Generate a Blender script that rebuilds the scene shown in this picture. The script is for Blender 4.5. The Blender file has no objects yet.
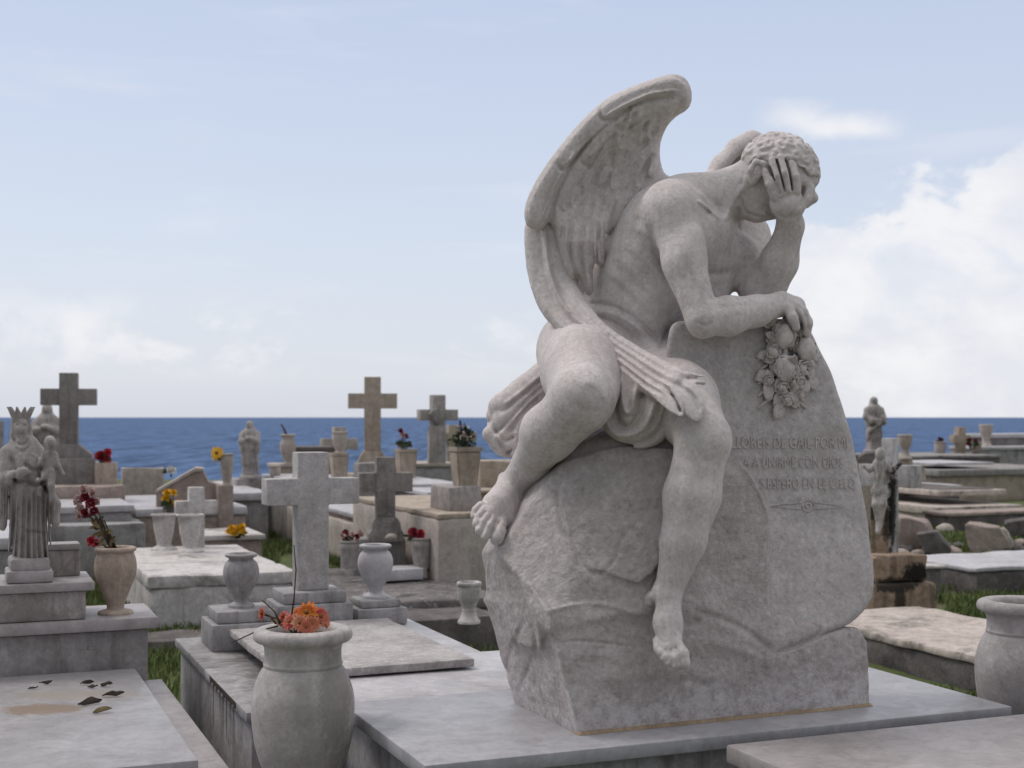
import bpy, bmesh, math, random
import numpy as np
from mathutils import Vector, Matrix
random.seed(7)
RNG = np.random.default_rng(7)
SC = bpy.context.scene
COL = SC.collection
F = 1360.0; CAMZ = 1.6; HY = 417.0
C22, S22 = math.cos(math.radians(22)), math.sin(math.radians(22))

# ---------------------------------------------------------------- placing helpers
def at(px, py, Y):
    """a photo pixel at a chosen distance -> world point"""
    return np.array([(px - 512) * Y / F, Y, CAMZ - (py - HY) * Y / F])
def E(e1, e2, z=0.0):
    """graveyard grid (all the tombs share one orientation) -> world"""
    return np.array([C22 * e1 - S22 * e2, S22 * e1 + C22 * e2, z])
def warp(V, Y0):
    """sculpting space (x, y, depth in photo pixels at distance Y0) -> world"""
    V = np.asarray(V, float)
    Y = Y0 + V[:, 2] * (Y0 / F)
    return np.stack([(V[:, 0] - 512) * Y / F, Y, CAMZ - (V[:, 1] - HY) * Y / F], 1)

# ---------------------------------------------------------------- object helpers
def tag(o, label, cat, group=None):
    o['label'] = label; o['category'] = cat
    if group: o['group'] = group
    return o
def thing(name, label, cat, loc=(0, 0, 0), group=None):
    o = bpy.data.objects.new(name, None); COL.objects.link(o)
    o.location = [float(v) for v in loc]; o.empty_display_size = 0.1
    return tag(o, label, cat, group)
def root_loc(p):
    while p.parent: p = p.parent
    return np.array(p.location)
def obj(name, V, faces, mat, parent=None, smooth=True, label=None):
    V = np.asarray(V, np.float64).reshape(-1, 3)
    if parent is not None: V = V - root_loc(parent)
    me = bpy.data.meshes.new(name)
    if isinstance(faces, np.ndarray):
        n, k = faces.shape
        me.vertices.add(len(V)); me.vertices.foreach_set('co', V.astype(np.float32).ravel())
        me.loops.add(n * k); me.loops.foreach_set('vertex_index', faces.astype(np.int32).ravel())
        me.polygons.add(n)
        me.polygons.foreach_set('loop_start', (np.arange(n) * k).astype(np.int32))
        me.polygons.foreach_set('loop_total', np.full(n, k, np.int32))
        me.update(calc_edges=True); me.validate()
    else:
        me.from_pydata([tuple(v) for v in V], [], faces); me.update()
    if smooth: me.polygons.foreach_set('use_smooth', np.ones(len(me.polygons), bool))
    if mat: me.materials.append(mat)
    o = bpy.data.objects.new(name, me); COL.objects.link(o)
    if parent is not None: o.parent = parent
    if label: o['label'] = label
    return o
def obj_bm(name, bm, mat, parent=None, smooth=False, label=None):
    bmesh.ops.recalc_face_normals(bm, faces=bm.faces)
    V = np.array([v.co[:] for v in bm.verts]); bm.verts.index_update()
    fs = [[v.index for v in f.verts] for f in bm.faces]; bm.free()
    o = obj(name, V, fs, mat, parent, smooth, label)
    if not smooth: return o
    return o
def auto_smooth(o, ang=35):
    me = o.data
    bm = bmesh.new(); bm.from_mesh(me); a = math.radians(ang)
    for e in bm.edges:
        e.smooth = not (len(e.link_faces) == 2 and e.calc_face_angle(0) > a)
    for f in bm.faces: f.smooth = True
    bm.to_mesh(me); bm.free(); return o
def join_VF(parts):
    V = []; Fs = []; n = 0
    for v, f in parts:
        V.append(np.asarray(v, float)); Fs += [[i + n for i in q] for q in f]; n += len(v)
    return np.concatenate(V), Fs

# ---------------------------------------------------------------- noise
def lattice_noise(xs, ys, zs, scale, seed):
    r = np.random.default_rng(seed)
    def ax(c):
        u = (c - c.min()) / scale; i = np.floor(u).astype(int); t = u - i
        return i, (t * t * (3 - 2 * t)).astype(np.float32)
    ix, tx = ax(xs); iy, ty = ax(ys); iz, tz = ax(zs)
    L = (r.random((ix.max() + 2, iy.max() + 2, iz.max() + 2)).astype(np.float32) * 2 - 1)
    A = L[ix] * (1 - tx)[:, None, None] + L[ix + 1] * tx[:, None, None]
    A = A[:, iy] * (1 - ty)[None, :, None] + A[:, iy + 1] * ty[None, :, None]
    return A[:, :, iz] * (1 - tz) + A[:, :, iz + 1] * tz
def pnoise(P, scale, seed, oct=3):
    """value noise at points (n,3)"""
    P = np.asarray(P, float); out = np.zeros(len(P)); amp = 1.0
    for o in range(oct):
        r = np.random.default_rng(seed + o); T = r.random(4096) * 2 - 1
        Q = P / scale; i = np.floor(Q).astype(np.int64); t = Q - i; t = t * t * (3 - 2 * t)
        def h(a, b, c): return T[((i[:, 0] + a) * 73856093 ^ (i[:, 1] + b) * 19349663 ^ (i[:, 2] + c) * 83492791) & 4095]
        v = 0
        for a in (0, 1):
            for b in (0, 1):
                for c in (0, 1):
                    v = v + h(a, b, c) * (t[:, 0] if a else 1 - t[:, 0]) * (t[:, 1] if b else 1 - t[:, 1]) * (t[:, 2] if c else 1 - t[:, 2])
        out += amp * v; amp *= .5; scale *= .5
    return out

def cr(pts, n=6, closed=True):
    """Catmull-Rom through points"""
    P = np.array(pts, float); N = len(P); out = []
    for i in range(N if closed else N - 1):
        g = lambda j: P[j % N] if closed else P[min(max(j, 0), N - 1)]
        a, b, c, d = g(i - 1), g(i), g(i + 1), g(i + 2)
        for k in range(n):
            t = k / n; out.append(.5 * (2*b + (c - a)*t + (2*a - 5*b + 4*c - d)*t*t + (3*b - a - 3*c + d)*t**3))
    if not closed: out.append(P[-1])
    return np.array(out)
# ---------------------------------------------------------------- sculpting volume
def smin(a, b, k):
    if k <= 0: return np.minimum(a, b)
    h = np.maximum(k - np.abs(a - b), 0) / k
    return np.minimum(a, b) - h * h * (k * .25)
class Vol:
    def __init__(s, lo, hi, step):
        s.lo = np.array(lo, float); s.h = step
        n = np.ceil((np.array(hi, float) - s.lo) / step).astype(int) + 1
        s.ax = [(s.lo[i] + np.arange(n[i]) * step).astype(np.float32) for i in range(3)]
        s.F = np.full(n, 30, np.float32)
    def box(s, lo, hi):
        sl = []
        for i in range(3):
            a = int(np.clip(math.floor((lo[i] - s.lo[i]) / s.h), 0, s.F.shape[i]))
            b = int(np.clip(math.ceil((hi[i] - s.lo[i]) / s.h) + 1, 0, s.F.shape[i]))
            if b <= a: return None
            sl.append(slice(a, b))
        g = (s.ax[0][sl[0]][:, None, None], s.ax[1][sl[1]][None, :, None], s.ax[2][sl[2]][None, None, :])
        return tuple(sl), g
    def put(s, fn, lo, hi, k, cut=False):
        m = k + 5
        r = s.box(np.array(lo) - m, np.array(hi) + m)
        if r is None: return
        sl, g = r; D = fn(*g)
        if cut: s.F[sl] = -smin(-s.F[sl], D, k)
        else: s.F[sl] = smin(s.F[sl], D, k)
    def cap(s, a, b, ra, rb=None, k=4, flat=None, cut=False):
        """tapered capsule; flat=(direction, factor) squashes it along a direction"""
        rb = ra if rb is None else rb
        a = np.array(a, np.float32); b = np.array(b, np.float32); ab = b - a; L = max(float(ab @ ab), 1e-6)
        if flat is not None:
            n = np.array(flat[0], np.float32); n = n / np.linalg.norm(n); q = np.float32(flat[1])
        def fn(X, Y, Z):
            px, py, pz = X - a[0], Y - a[1], Z - a[2]
            t = np.clip((px * ab[0] + py * ab[1] + pz * ab[2]) / L, 0, 1)
            dx, dy, dz = px - t * ab[0], py - t * ab[1], pz - t * ab[2]
            d2 = dx * dx + dy * dy + dz * dz
            if flat is not None:
                w = dx * n[0] + dy * n[1] + dz * n[2]; d2 = d2 + (q * q - 1) * w * w
            return np.sqrt(d2) - (ra + (rb - ra) * t)
        R = max(ra, rb)
        s.put(fn, np.minimum(a, b) - R, np.maximum(a, b) + R, k, cut)
    def chain(s, pts, k=4, flat=None, cut=False):
        """pts: (x,y,d,r)"""
        for p, q in zip(pts[:-1], pts[1:]): s.cap(p[:3], q[:3], p[3], q[3], k, flat, cut)
    def ell(s, c, r, axes=None, k=6, cut=False):
        c = np.array(c, np.float32); r = np.array(r, np.float32)
        A = np.eye(3, dtype=np.float32) if axes is None else np.array([np.array(v, float) / np.linalg.norm(v) for v in axes], np.float32)
        def fn(X, Y, Z):
            X, Y, Z = X - c[0], Y - c[1], Z - c[2]
            k0 = 0; k1 = 0
            for i in range(3):
                u = (X * A[i, 0] + Y * A[i, 1] + Z * A[i, 2]) / r[i]
                k0 = k0 + u * u; k1 = k1 + (u / r[i]) ** 2
            k0 = np.sqrt(k0)
            return k0 * (k0 - 1) / np.maximum(np.sqrt(k1), 1e-6)
        R = np.sqrt(((A * r[:, None]) ** 2).sum(0))
        s.put(fn, c - R, c + R, k, cut)
    def hull(s, pts, k=4, ku=4, cut=False):
        """smooth convex hull of points"""
        pts = np.array(pts, float)
        bm = bmesh.new()
        for p in pts: bm.verts.new(p)
        bmesh.ops.convex_hull(bm, input=bm.verts[:]); bm.normal_update()
        cen = pts.mean(0); pl = []
        for f in bm.faces:
            n = np.array(f.normal); o = np.array(f.verts[0].co)
            if np.linalg.norm(n) < .5: continue
            if n @ (cen - o) > 0: n = -n
            if not any(n @ m[0] > .9995 for m in pl): pl.append((n, float(n @ o)))
        bm.free()
        def fn(X, Y, Z):
            D = None
            for n, o in pl:
                d = X * np.float32(n[0]) + Y * np.float32(n[1]) + Z * np.float32(n[2]) - np.float32(o)
                D = d if D is None else -smin(-D, -d, k)
            return D
        s.put(fn, pts.min(0), pts.max(0), ku, cut)
    def line(s, pts, r, depth, dlim=None, taper=True, closed=False):
        """carve (depth>0) or raise (depth<0) a soft line across the visible surface; pts (x,y)"""
        P = cr(np.array(pts, float), 5, closed); m = 3 * r
        lo = [P[:, 0].min() - m, P[:, 1].min() - m, s.ax[2][0] if dlim is None else dlim[0]]
        hi = [P[:, 0].max() + m, P[:, 1].max() + m, s.ax[2][-1] if dlim is None else dlim[1]]
        b = s.box(lo, hi)
        if b is None: return
        sl, g = b; X, Y = g[0][:, :, 0], g[1][:, :, 0]; best = np.full((X.shape[0], Y.shape[1]), 1e9, np.float32); tt = np.zeros_like(best); n = len(P) - 1
        for i in range(n):
            a, c = P[i].astype(np.float32), (P[i + 1] - P[i]).astype(np.float32)
            t = np.clip(((X - a[0]) * c[0] + (Y - a[1]) * c[1]) / max(float(c @ c), 1e-6), 0, 1)
            d = np.hypot(X - a[0] - t * c[0], Y - a[1] - t * c[1]); q = d < best; best = np.where(q, d, best); tt = np.where(q, (i + t) / n, tt)
        G = depth * np.exp(-(best / r) ** 2)
        if taper: G = G * np.clip(np.minimum(tt, 1 - tt) * 5 + .25, 0, 1)
        s.F[sl] += G[:, :, None].astype(np.float32)
    def mesh(s):
        Fv = s.F; ins = Fv < 0
        n = np.array(Fv.shape)
        cnt = np.zeros(n - 1, np.uint8)
        cs = [(a, b, c) for a in (0, 1) for b in (0, 1) for c in (0, 1)]
        for a, b, c in cs:
            cnt += ins[a:n[0] - 1 + a, b:n[1] - 1 + b, c:n[2] - 1 + c]
        act = np.argwhere((cnt > 0) & (cnt < 8))
        idx = np.full(n - 1, -1, np.int32); idx[tuple(act.T)] = np.arange(len(act))
        val = {c: Fv[act[:, 0] + c[0], act[:, 1] + c[1], act[:, 2] + c[2]] for c in cs}
        P = np.zeros((len(act), 3)); W = np.zeros(len(act))
        for c in cs:
            for i in range(3):
                if c[i] == 0:
                    d = list(c); d[i] = 1; d = tuple(d)
                    a, b = val[c], val[d]; m = (a < 0) != (b < 0)
                    t = np.where(m, a / np.where(a == b, 1, a - b), 0)
                    p = np.array(c, float)[None, :].repeat(len(act), 0); p[:, i] = t
                    P += p * m[:, None]; W += m
        P = (act + P / W[:, None]) * s.h + s.lo
        quads = []
        for i in range(3):
            j, k = (i + 1) % 3, (i + 2) % 3
            sl0 = [slice(1, -1)] * 3; sl1 = [slice(1, -1)] * 3
            sl0[i] = slice(0, n[i] - 1); sl1[i] = slice(1, n[i])
            A = ins[tuple(sl0)]; B = ins[tuple(sl1)]
            for sign in (True, False):
                q = np.argwhere((A != B) & (A == sign))
                if not len(q): continue
                q[:, j] += 1; q[:, k] += 1
                def v(dj, dk):
                    w = q.copy(); w[:, j] += dj; w[:, k] += dk
                    return idx[w[:, 0], w[:, 1], w[:, 2]]
                f = np.stack([v(-1, -1), v(0, -1), v(0, 0), v(-1, 0)], 1)
                if not sign: f = f[:, ::-1]
                quads.append(f)
        quads = np.concatenate(quads)
        return P, quads[(quads >= 0).all(1)]
def relax(P, Q, it=1, w=.35):
    e = np.concatenate([Q[:, [0, 1]], Q[:, [1, 2]], Q[:, [2, 3]], Q[:, [3, 0]]])
    e = np.concatenate([e, e[:, ::-1]]); n = len(P)
    deg = np.maximum(np.bincount(e[:, 0], minlength=n), 1)
    for _ in range(it):
        A = np.stack([np.bincount(e[:, 0], weights=P[e[:, 1], c], minlength=n) for c in range(3)], 1) / deg[:, None]
        P = P * (1 - w) + A * w
    return P
def sculpt(vol, name, mat, parent, Y0, it=1, zmin=None, label=None):
    P, Q = vol.mesh(); P = relax(P, Q, it); W = warp(P, Y0)
    if zmin is not None: W[:, 2] = np.maximum(W[:, 2], zmin)
    return obj(name, W, np.ascontiguousarray(Q), mat, parent, True, label)
# ---------------------------------------------------------------- materials
def mat_new(name):
    m = bpy.data.materials.new(name); m.use_nodes = True
    nt = m.node_tree; nt.nodes.clear()
    out = nt.nodes.new('ShaderNodeOutputMaterial'); b = nt.nodes.new('ShaderNodeBsdfPrincipled')
    nt.links.new(b.outputs[0], out.inputs[0]); return m, nt, b
def nd(nt, t, **kw):
    n = nt.nodes.new(t)
    for k, v in kw.items():
        if k in n.inputs: n.inputs[k].default_value = v
        else: setattr(n, k, v)
    return n
def noise(nt, vec, scale, detail=5, rough=.6, dist=0.0):
    n = nd(nt, 'ShaderNodeTexNoise', Scale=scale, Detail=detail, Roughness=rough, Distortion=dist)
    nt.links.new(vec, n.inputs['Vector']); return n.outputs['Fac']
def ramp(nt, fac, a, b, ca=(0, 0, 0, 1), cb=(1, 1, 1, 1)):
    r = nd(nt, 'ShaderNodeValToRGB'); e = r.color_ramp.elements
    e[0].position, e[1].position = a, b; e[0].color, e[1].color = ca, cb
    nt.links.new(fac, r.inputs[0]); return r.outputs[0]
def mixc(nt, fac, a, b, mode='MIX'):
    m = nd(nt, 'ShaderNodeMix', data_type='RGBA', blend_type=mode)
    for s, v in ((0, fac), (6, a), (7, b)):
        if hasattr(v, 'is_linked') or hasattr(v, 'links'): nt.links.new(v, m.inputs[s])
        else: m.inputs[s].default_value = v if s == 0 else (*v[:3], 1)
    return m.outputs[2]
def mapping(nt, vec, scale, loc=(0, 0, 0)):
    m = nd(nt, 'ShaderNodeMapping'); m.inputs['Scale'].default_value = scale; m.inputs['Location'].default_value = loc
    nt.links.new(vec, m.inputs['Vector']); return m.outputs[0]
def mapr_(nt, x, a, b):
    m = nd(nt, 'ShaderNodeMapRange', interpolation_type='SMOOTHSTEP'); nt.links.new(x, m.inputs[0]); m.inputs[1].default_value = b; m.inputs[2].default_value = a; m.inputs[3].default_value = 1; m.inputs[4].default_value = 0
    return m.outputs[0]
def stone(name, c1, c2, stain=(.1, .09, .085), stain_amt=.5, lichen=None, lichen_amt=.5, streak=.5, sc=1.0,
          rough=.8, bump=.4, grain=1.0, vein=None, spec=.3, tide=None, mott=1.0, spots=()):
    """weathered stone: cloudy base, vertical rain streaks, stain patches, pale lichen spots, pitted bump"""
    tint = lambda q: (q[0] * 1.0, q[1] * .983, q[2] * 1.012)      # the stone here has a faint rosy cast
    c1, c2 = tint(c1), tint(c2); lichen = tint(lichen) if lichen else None; tide = tint(tide) if tide else None
    m, nt, b = mat_new(name); L = nt.links
    tc = nd(nt, 'ShaderNodeTexCoord'); v = tc.outputs['Object']
    col = mixc(nt, ramp(nt, noise(nt, v, 3.2 * sc, 6, .65), .32, .7), c1, c2)
    fine = noise(nt, v, 55 * sc, 4, .7)
    g = ramp(nt, fine, .3, .72, (.78, .78, .78, 1), (1.14, 1.13, 1.12, 1))
    col = mixc(nt, 0.75 * grain if grain < 1.3 else 1.0, col, g, 'MULTIPLY')
    mid = ramp(nt, noise(nt, v, 11 * sc, 7, .74, .5), .38, .62, (.80, .785, .77, 1), (1.10, 1.095, 1.09, 1))
    col = mixc(nt, .95 * mott, col, mid, 'MULTIPLY')
    sp = ramp(nt, noise(nt, mapping(nt, v, (1, 1, 1), (2.7, 4.4, 1.9)), 36 * sc, 6, .78, .3), .52, .66, (1, 1, 1, 1), (.72, .70, .68, 1))
    col = mixc(nt, min(1, .65 * grain), col, sp, 'MULTIPLY')
    base_sc = sc
    if vein:
        w = nd(nt, 'ShaderNodeTexWave', Scale=2.2 * sc, Distortion=9.0, Detail=4.0); w.inputs['Detail Scale'].default_value = 1.6
        L.new(mapping(nt, v, (1, .7, 1.2)), w.inputs['Vector'])
        vf = ramp(nt, w.outputs['Fac'], .0, .22, (1, 1, 1, 1), (0, 0, 0, 1))
        vm = nd(nt, 'ShaderNodeMath', operation='MULTIPLY'); L.new(vf, vm.inputs[0]); vm.inputs[1].default_value = .35
        col = mixc(nt, vm.outputs[0], col, vein)
    sv = noise(nt, mapping(nt, v, (9 * sc, 9 * sc, 1.1 * sc)), 1.6, 5, .6, .3)
    st = ramp(nt, sv, .52, .70); mm = nd(nt, 'ShaderNodeMath', operation='MULTIPLY'); L.new(st, mm.inputs[0]); mm.inputs[1].default_value = streak
    col = mixc(nt, mm.outputs[0], col, stain)
    pt = ramp(nt, noise(nt, mapping(nt, v, (1, 1, 1), (5.3, 2.1, 7.7)), 2.3 * sc, 9, .74, .6), .52, .66)
    mm = nd(nt, 'ShaderNodeMath', operation='MULTIPLY'); L.new(pt, mm.inputs[0]); mm.inputs[1].default_value = stain_amt
    col = mixc(nt, mm.outputs[0], col, stain)
    if lichen:
        lt = ramp(nt, noise(nt, mapping(nt, v, (1, 1, 1), (1.3, 9.1, 3.7)), 20 * sc, 7, .78, .5), .56, .64)
        mm = nd(nt, 'ShaderNodeMath', operation='MULTIPLY'); L.new(lt, mm.inputs[0]); mm.inputs[1].default_value = lichen_amt
        col = mixc(nt, mm.outputs[0], col, lichen)
    for (sx_, sy_, sz_), rad, scol, amt in spots:      # stains and patches with a shape of their own: centre, radii, colour, strength
        mp = nd(nt, 'ShaderNodeMapping'); mp.inputs['Location'].default_value = [-q / r_ for q, r_ in zip((sx_, sy_, sz_), rad)]; mp.inputs['Scale'].default_value = [1 / r_ for r_ in rad]
        L.new(v, mp.inputs['Vector']); ln = nd(nt, 'ShaderNodeVectorMath', operation='LENGTH'); L.new(mp.outputs[0], ln.inputs[0])
        nz_ = nd(nt, 'ShaderNodeMath', operation='MULTIPLY'); L.new(noise(nt, v, 2.2 / min(rad) , 8, .72, .5), nz_.inputs[0]); nz_.inputs[1].default_value = 1.5
        sm = nd(nt, 'ShaderNodeMath', operation='ADD'); L.new(ln.outputs['Value'], sm.inputs[0]); L.new(nz_.outputs[0], sm.inputs[1])
        am = nd(nt, 'ShaderNodeMath', operation='MULTIPLY'); L.new(ramp(nt, sm.outputs[0], .0, 1.0) if False else mapr_(nt, sm.outputs[0], 1.75, 1.35), am.inputs[0]); am.inputs[1].default_value = amt
        col = mixc(nt, am.outputs[0], col, scol)
    L.new(col, b.inputs['Base Color'])
    b.inputs['Roughness'].default_value = rough; b.inputs['Specular IOR Level'].default_value = spec
    bp = nd(nt, 'ShaderNodeBump', Strength=min(1, bump * 1.3), Distance=.012)
    L.new(noise(nt, v, 34 * max(sc, .7), 9, .72, .2), bp.inputs['Height']); L.new(bp.outputs[0], b.inputs['Normal'])
    if tide:      # pale salt bloom with a ragged edge just above the bedding joint
        sx = nd(nt, 'ShaderNodeSeparateXYZ'); L.new(v, sx.inputs[0])
        a1 = nd(nt, 'ShaderNodeMath', operation='MULTIPLY'); L.new(noise(nt, v, 9, 7, .7, .6), a1.inputs[0]); a1.inputs[1].default_value = .42
        a2 = nd(nt, 'ShaderNodeMath', operation='SUBTRACT'); L.new(a1.outputs[0], a2.inputs[0]); L.new(sx.outputs[2], a2.inputs[1])
        a3 = nd(nt, 'ShaderNodeMath', operation='MULTIPLY'); L.new(ramp(nt, a2.outputs[0], .10, .145), a3.inputs[0]); L.new(ramp(nt, noise(nt, v, 30, 6, .75), .40, .56), a3.inputs[1])
        a4 = nd(nt, 'ShaderNodeMath', operation='MULTIPLY'); L.new(a3.outputs[0], a4.inputs[0]); a4.inputs[1].default_value = .75
        L.new(mixc(nt, a4.outputs[0], col, tide), b.inputs['Base Color'])
    return m
def plain(name, c, c2=None, rough=.6, sc=30, spec=.3, trans=0):
    m, nt, b = mat_new(name); c2 = c2 or tuple(x * .7 for x in c)
    tc = nd(nt, 'ShaderNodeTexCoord')
    nt.links.new(mixc(nt, ramp(nt, noise(nt, tc.outputs['Object'], sc, 4), .35, .65), c, c2), b.inputs['Base Color'])
    b.inputs['Roughness'].default_value = rough; b.inputs['Specular IOR Level'].default_value = spec
    return m
M = {}
M['angel'] = stone('weathered_angel_marble', (.65, .60, .572), (.75, .71, .69), (.47, .415, .39), .4, (.76, .725, .70), .3, .5, 1.6, .75, .28, 1.1, mott=.42)
M['rock'] = stone('rough_hewn_marble', (.55, .505, .485), (.65, .61, .595), (.43, .375, .35), .45, (.70, .665, .65), .45, .25, 1.2, .85, .9, 1.25, tide=(.80, .77, .74), mott=.8)
M['stele'] = stone('stele_marble', (.57, .54, .525), (.66, .635, .62), (.46, .42, .40), .4, (.72, .70, .69), .35, .3, 1.3, .8, .6, 1.2, mott=.7)
M['flower_marble'] = stone('carved_flower_marble', (.68, .63, .59), (.76, .72, .68), (.42, .36, .32), .3, None, 0, .2, 1.4, .75, .3, mott=.6)
M['slab'] = stone('polished_slab_marble', (.36, .36, .375), (.44, .44, .455), (.27, .255, .25), .35, None, 0, 0, .9, .42, .1, .6, (.36, .36, .38), .5)
M['slab_near'] = stone('pinkish_slab_marble', (.35, .325, .32), (.41, .385, .38), (.35, .32, .31), .3, None, 0, 0, 1.2, .5, .12, .6, None, .4)
M['slab_white'] = stone('white_slab_marble', (.47, .465, .475), (.56, .555, .565), (.24, .22, .21), .5, None, 0, 0, .8, .5, .12, .6, (.42, .42, .45), .45)
M['slab_speckled'] = stone('speckled_worn_marble', (.42, .40, .39), (.55, .53, .52), (.16, .14, .13), .45, (.68, .66, .65), .6, 0, 1.3, .8, .4, 1.2)
M['urn'] = stone('urn_marble', (.47, .44, .42), (.56, .535, .515), (.30, .27, .255), .4, None, 0, .4, 1.4, .6, .2, .9, (.38, .36, .35), .4, spots=[((.10, -.10, .36), (.05, .2, .20), (.24, .225, .21), .6), ((-.02, -.13, .60), (.2, .3, .05), (.36, .30, .22), .5)])
M['leafslab'] = stone('rust_marked_slab_marble', (.36, .355, .36), (.44, .435, .44), (.27, .255, .25), .3, None, 0, 0, .9, .42, .1, .6, (.36, .36, .38), .5, spots=[((.36, .28, .66), (.16, .10, .4), (.27, .19, .13), .8), ((.40, .50, .66), (.26, .10, .4), (.37, .31, .26), .6)])
M['greymarble'] = stone('grey_tomb_marble', (.33, .325, .325), (.43, .425, .425), (.10, .09, .085), .7, None, 0, .55, 1.0, .7, .25)
M['greystone'] = stone('grey_stone', (.29, .28, .27), (.38, .365, .355), (.10, .09, .08), .75, (.45, .44, .42), .25, .5, .8, .85, .4)
M['oldcross'] = stone('mottled_old_cross_stone', (.26, .24, .225), (.38, .36, .34), (.07, .063, .058), .6, (.44, .42, .40), .6, .5, 1.4, .9, .6)
M['dark'] = stone('dark_weathered_stone', (.12, .11, .105), (.22, .20, .19), (.04, .037, .034), .6, (.34, .32, .30), .35, .4, .7, .9, .7)
M['olddark'] = stone('blackened_marble_slab', (.13, .12, .115), (.26, .245, .235), (.03, .028, .026), .8, (.50, .48, .46), .8, 0, .9, .9, .7, 1.3)
M['white'] = stone('white_painted_masonry', (.60, .575, .55), (.70, .68, .66), (.12, .10, .085), .75, (.78, .77, .75), .4, .25, .8, .8, .5)
M['whitecross'] = stone('white_marble_cross', (.45, .44, .435), (.54, .53, .525), (.24, .22, .21), .4, None, 0, .3, 1.6, .75, .25)
M['tan'] = stone('tan_stone', (.42, .355, .28), (.51, .445, .365), (.16, .125, .10), .45, None, 0, .45, .7, .85, .4)
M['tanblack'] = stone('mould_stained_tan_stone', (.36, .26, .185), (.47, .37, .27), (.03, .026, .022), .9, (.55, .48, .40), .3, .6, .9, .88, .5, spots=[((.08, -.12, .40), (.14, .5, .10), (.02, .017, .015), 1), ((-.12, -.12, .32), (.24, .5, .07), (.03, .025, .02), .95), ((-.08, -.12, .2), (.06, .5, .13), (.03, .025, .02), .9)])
M['beige'] = stone('beige_rendered_masonry', (.47, .42, .37), (.55, .50, .45), (.22, .19, .16), .45, None, 0, .4, .6, .85, .3)
M['cream'] = stone('peeling_cream_masonry', (.54, .48, .42), (.64, .58, .52), (.10, .085, .075), .85, (.68, .63, .57), .4, .2, .9, .85, .5, 1.2)
M['cross_dark'] = stone('dark_grey_marble_cross', (.24, .22, .21), (.33, .31, .295), (.10, .09, .085), .5, None, 0, .5, 1.0, .8, .3)
M['statue'] = stone('grey_statue_marble', (.38, .35, .33), (.49, .46, .44), (.14, .125, .115), .5, None, 0, .55, 1.5, .8, .3)
M['crucifix'] = stone('crucifix_marble', (.50, .495, .49), (.58, .57, .57), (.05, .045, .042), .55, None, 0, .6, 2.0, .75, .25, spots=[((-.02, -.06, .34), (.075, .4, .4), (.02, .018, .016), 1)])  # black patch on the post beside the figure
M['corpus'] = stone('blackened_figure', (.47, .45, .43), (.55, .53, .50), (.018, .016, .015), .6, None, 0, .5, 2.2, .85, .2, spots=[((-.005, -.15, .38), (.085, .7, .5), (.016, .014, .013), 1), ((-.06, -.1, .78), (.05, .3, .035), (.03, .027, .024), 1)])  # black patches over the figure's right half and at its head
M['tanurn'] = stone('tan_sandstone_urn', (.43, .35, .28), (.52, .44, .365), (.24, .18, .14), .4, None, 0, .3, 2.0, .8, .3)
M['brownslab'] = stone('pinkish_brown_stone', (.36, .29, .25), (.45, .38, .34), (.17, .13, .11), .5, None, 0, .3, .8, .85, .4)
M['mortar'] = stone('tan_bedding_mortar', (.40, .30, .19), (.48, .38, .27), (.25, .18, .12), .4, None, 0, 0, 2, .9, .5)
M['soil'] = plain('wet_soil', (.05, .036, .026), (.02, .016, .013), .9, 60)
M['letter'] = stone('letter_stone', (.54, .505, .49), (.62, .595, .58), (.40, .36, .34), .3, None, 0, 0, 2, .8, .2)
M['letter_dark'] = stone('faint_letter_stone', (.24, .23, .22), (.30, .285, .275), (.2, .19, .18), .3, None, 0, 0, 2, .8, .2)
M['orange'] = plain('orange_petals', (.75, .16, .03), (.68, .30, .06), .6, 25)
M['coral'] = plain('coral_petals', (.62, .10, .09), (.70, .27, .17), .6, 25)
M['peach'] = plain('peach_petals', (.72, .38, .24), (.66, .22, .12), .6, 25)
M['red'] = plain('red_petals', (.50, .035, .05), (.36, .02, .035), .6, 25)
M['darkred'] = plain('dark_red_petals', (.22, .016, .028), (.13, .01, .02), .6, 25)
M['pinkwhite'] = plain('faded_pink_petals', (.58, .44, .42), (.48, .30, .30), .7, 25)
M['yellow'] = plain('yellow_petals', (.78, .48, .03), (.70, .36, .02), .6, 25)
M['whitepetal'] = plain('white_petals', (.74, .74, .72), (.62, .62, .58), .6, 25)
M['centre'] = plain('flower_centre', (.30, .13, .03), (.18, .08, .02), .8, 60)
M['stem'] = plain('dry_stem', (.10, .075, .04), (.06, .045, .03), .8, 30)
M['leaf'] = plain('dull_leaf', (.05, .075, .03), (.025, .045, .02), .6, 20)
M['dryleaf'] = plain('dry_leaf', (.26, .20, .10), (.16, .11, .055), .8, 20)
M['deadleaf'] = plain('black_dead_leaf', (.03, .024, .02), (.06, .045, .032), .8, 30)
M['bush'] = plain('dark_bush_leaf', (.03, .05, .022), (.06, .085, .04), .6, 12)

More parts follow.
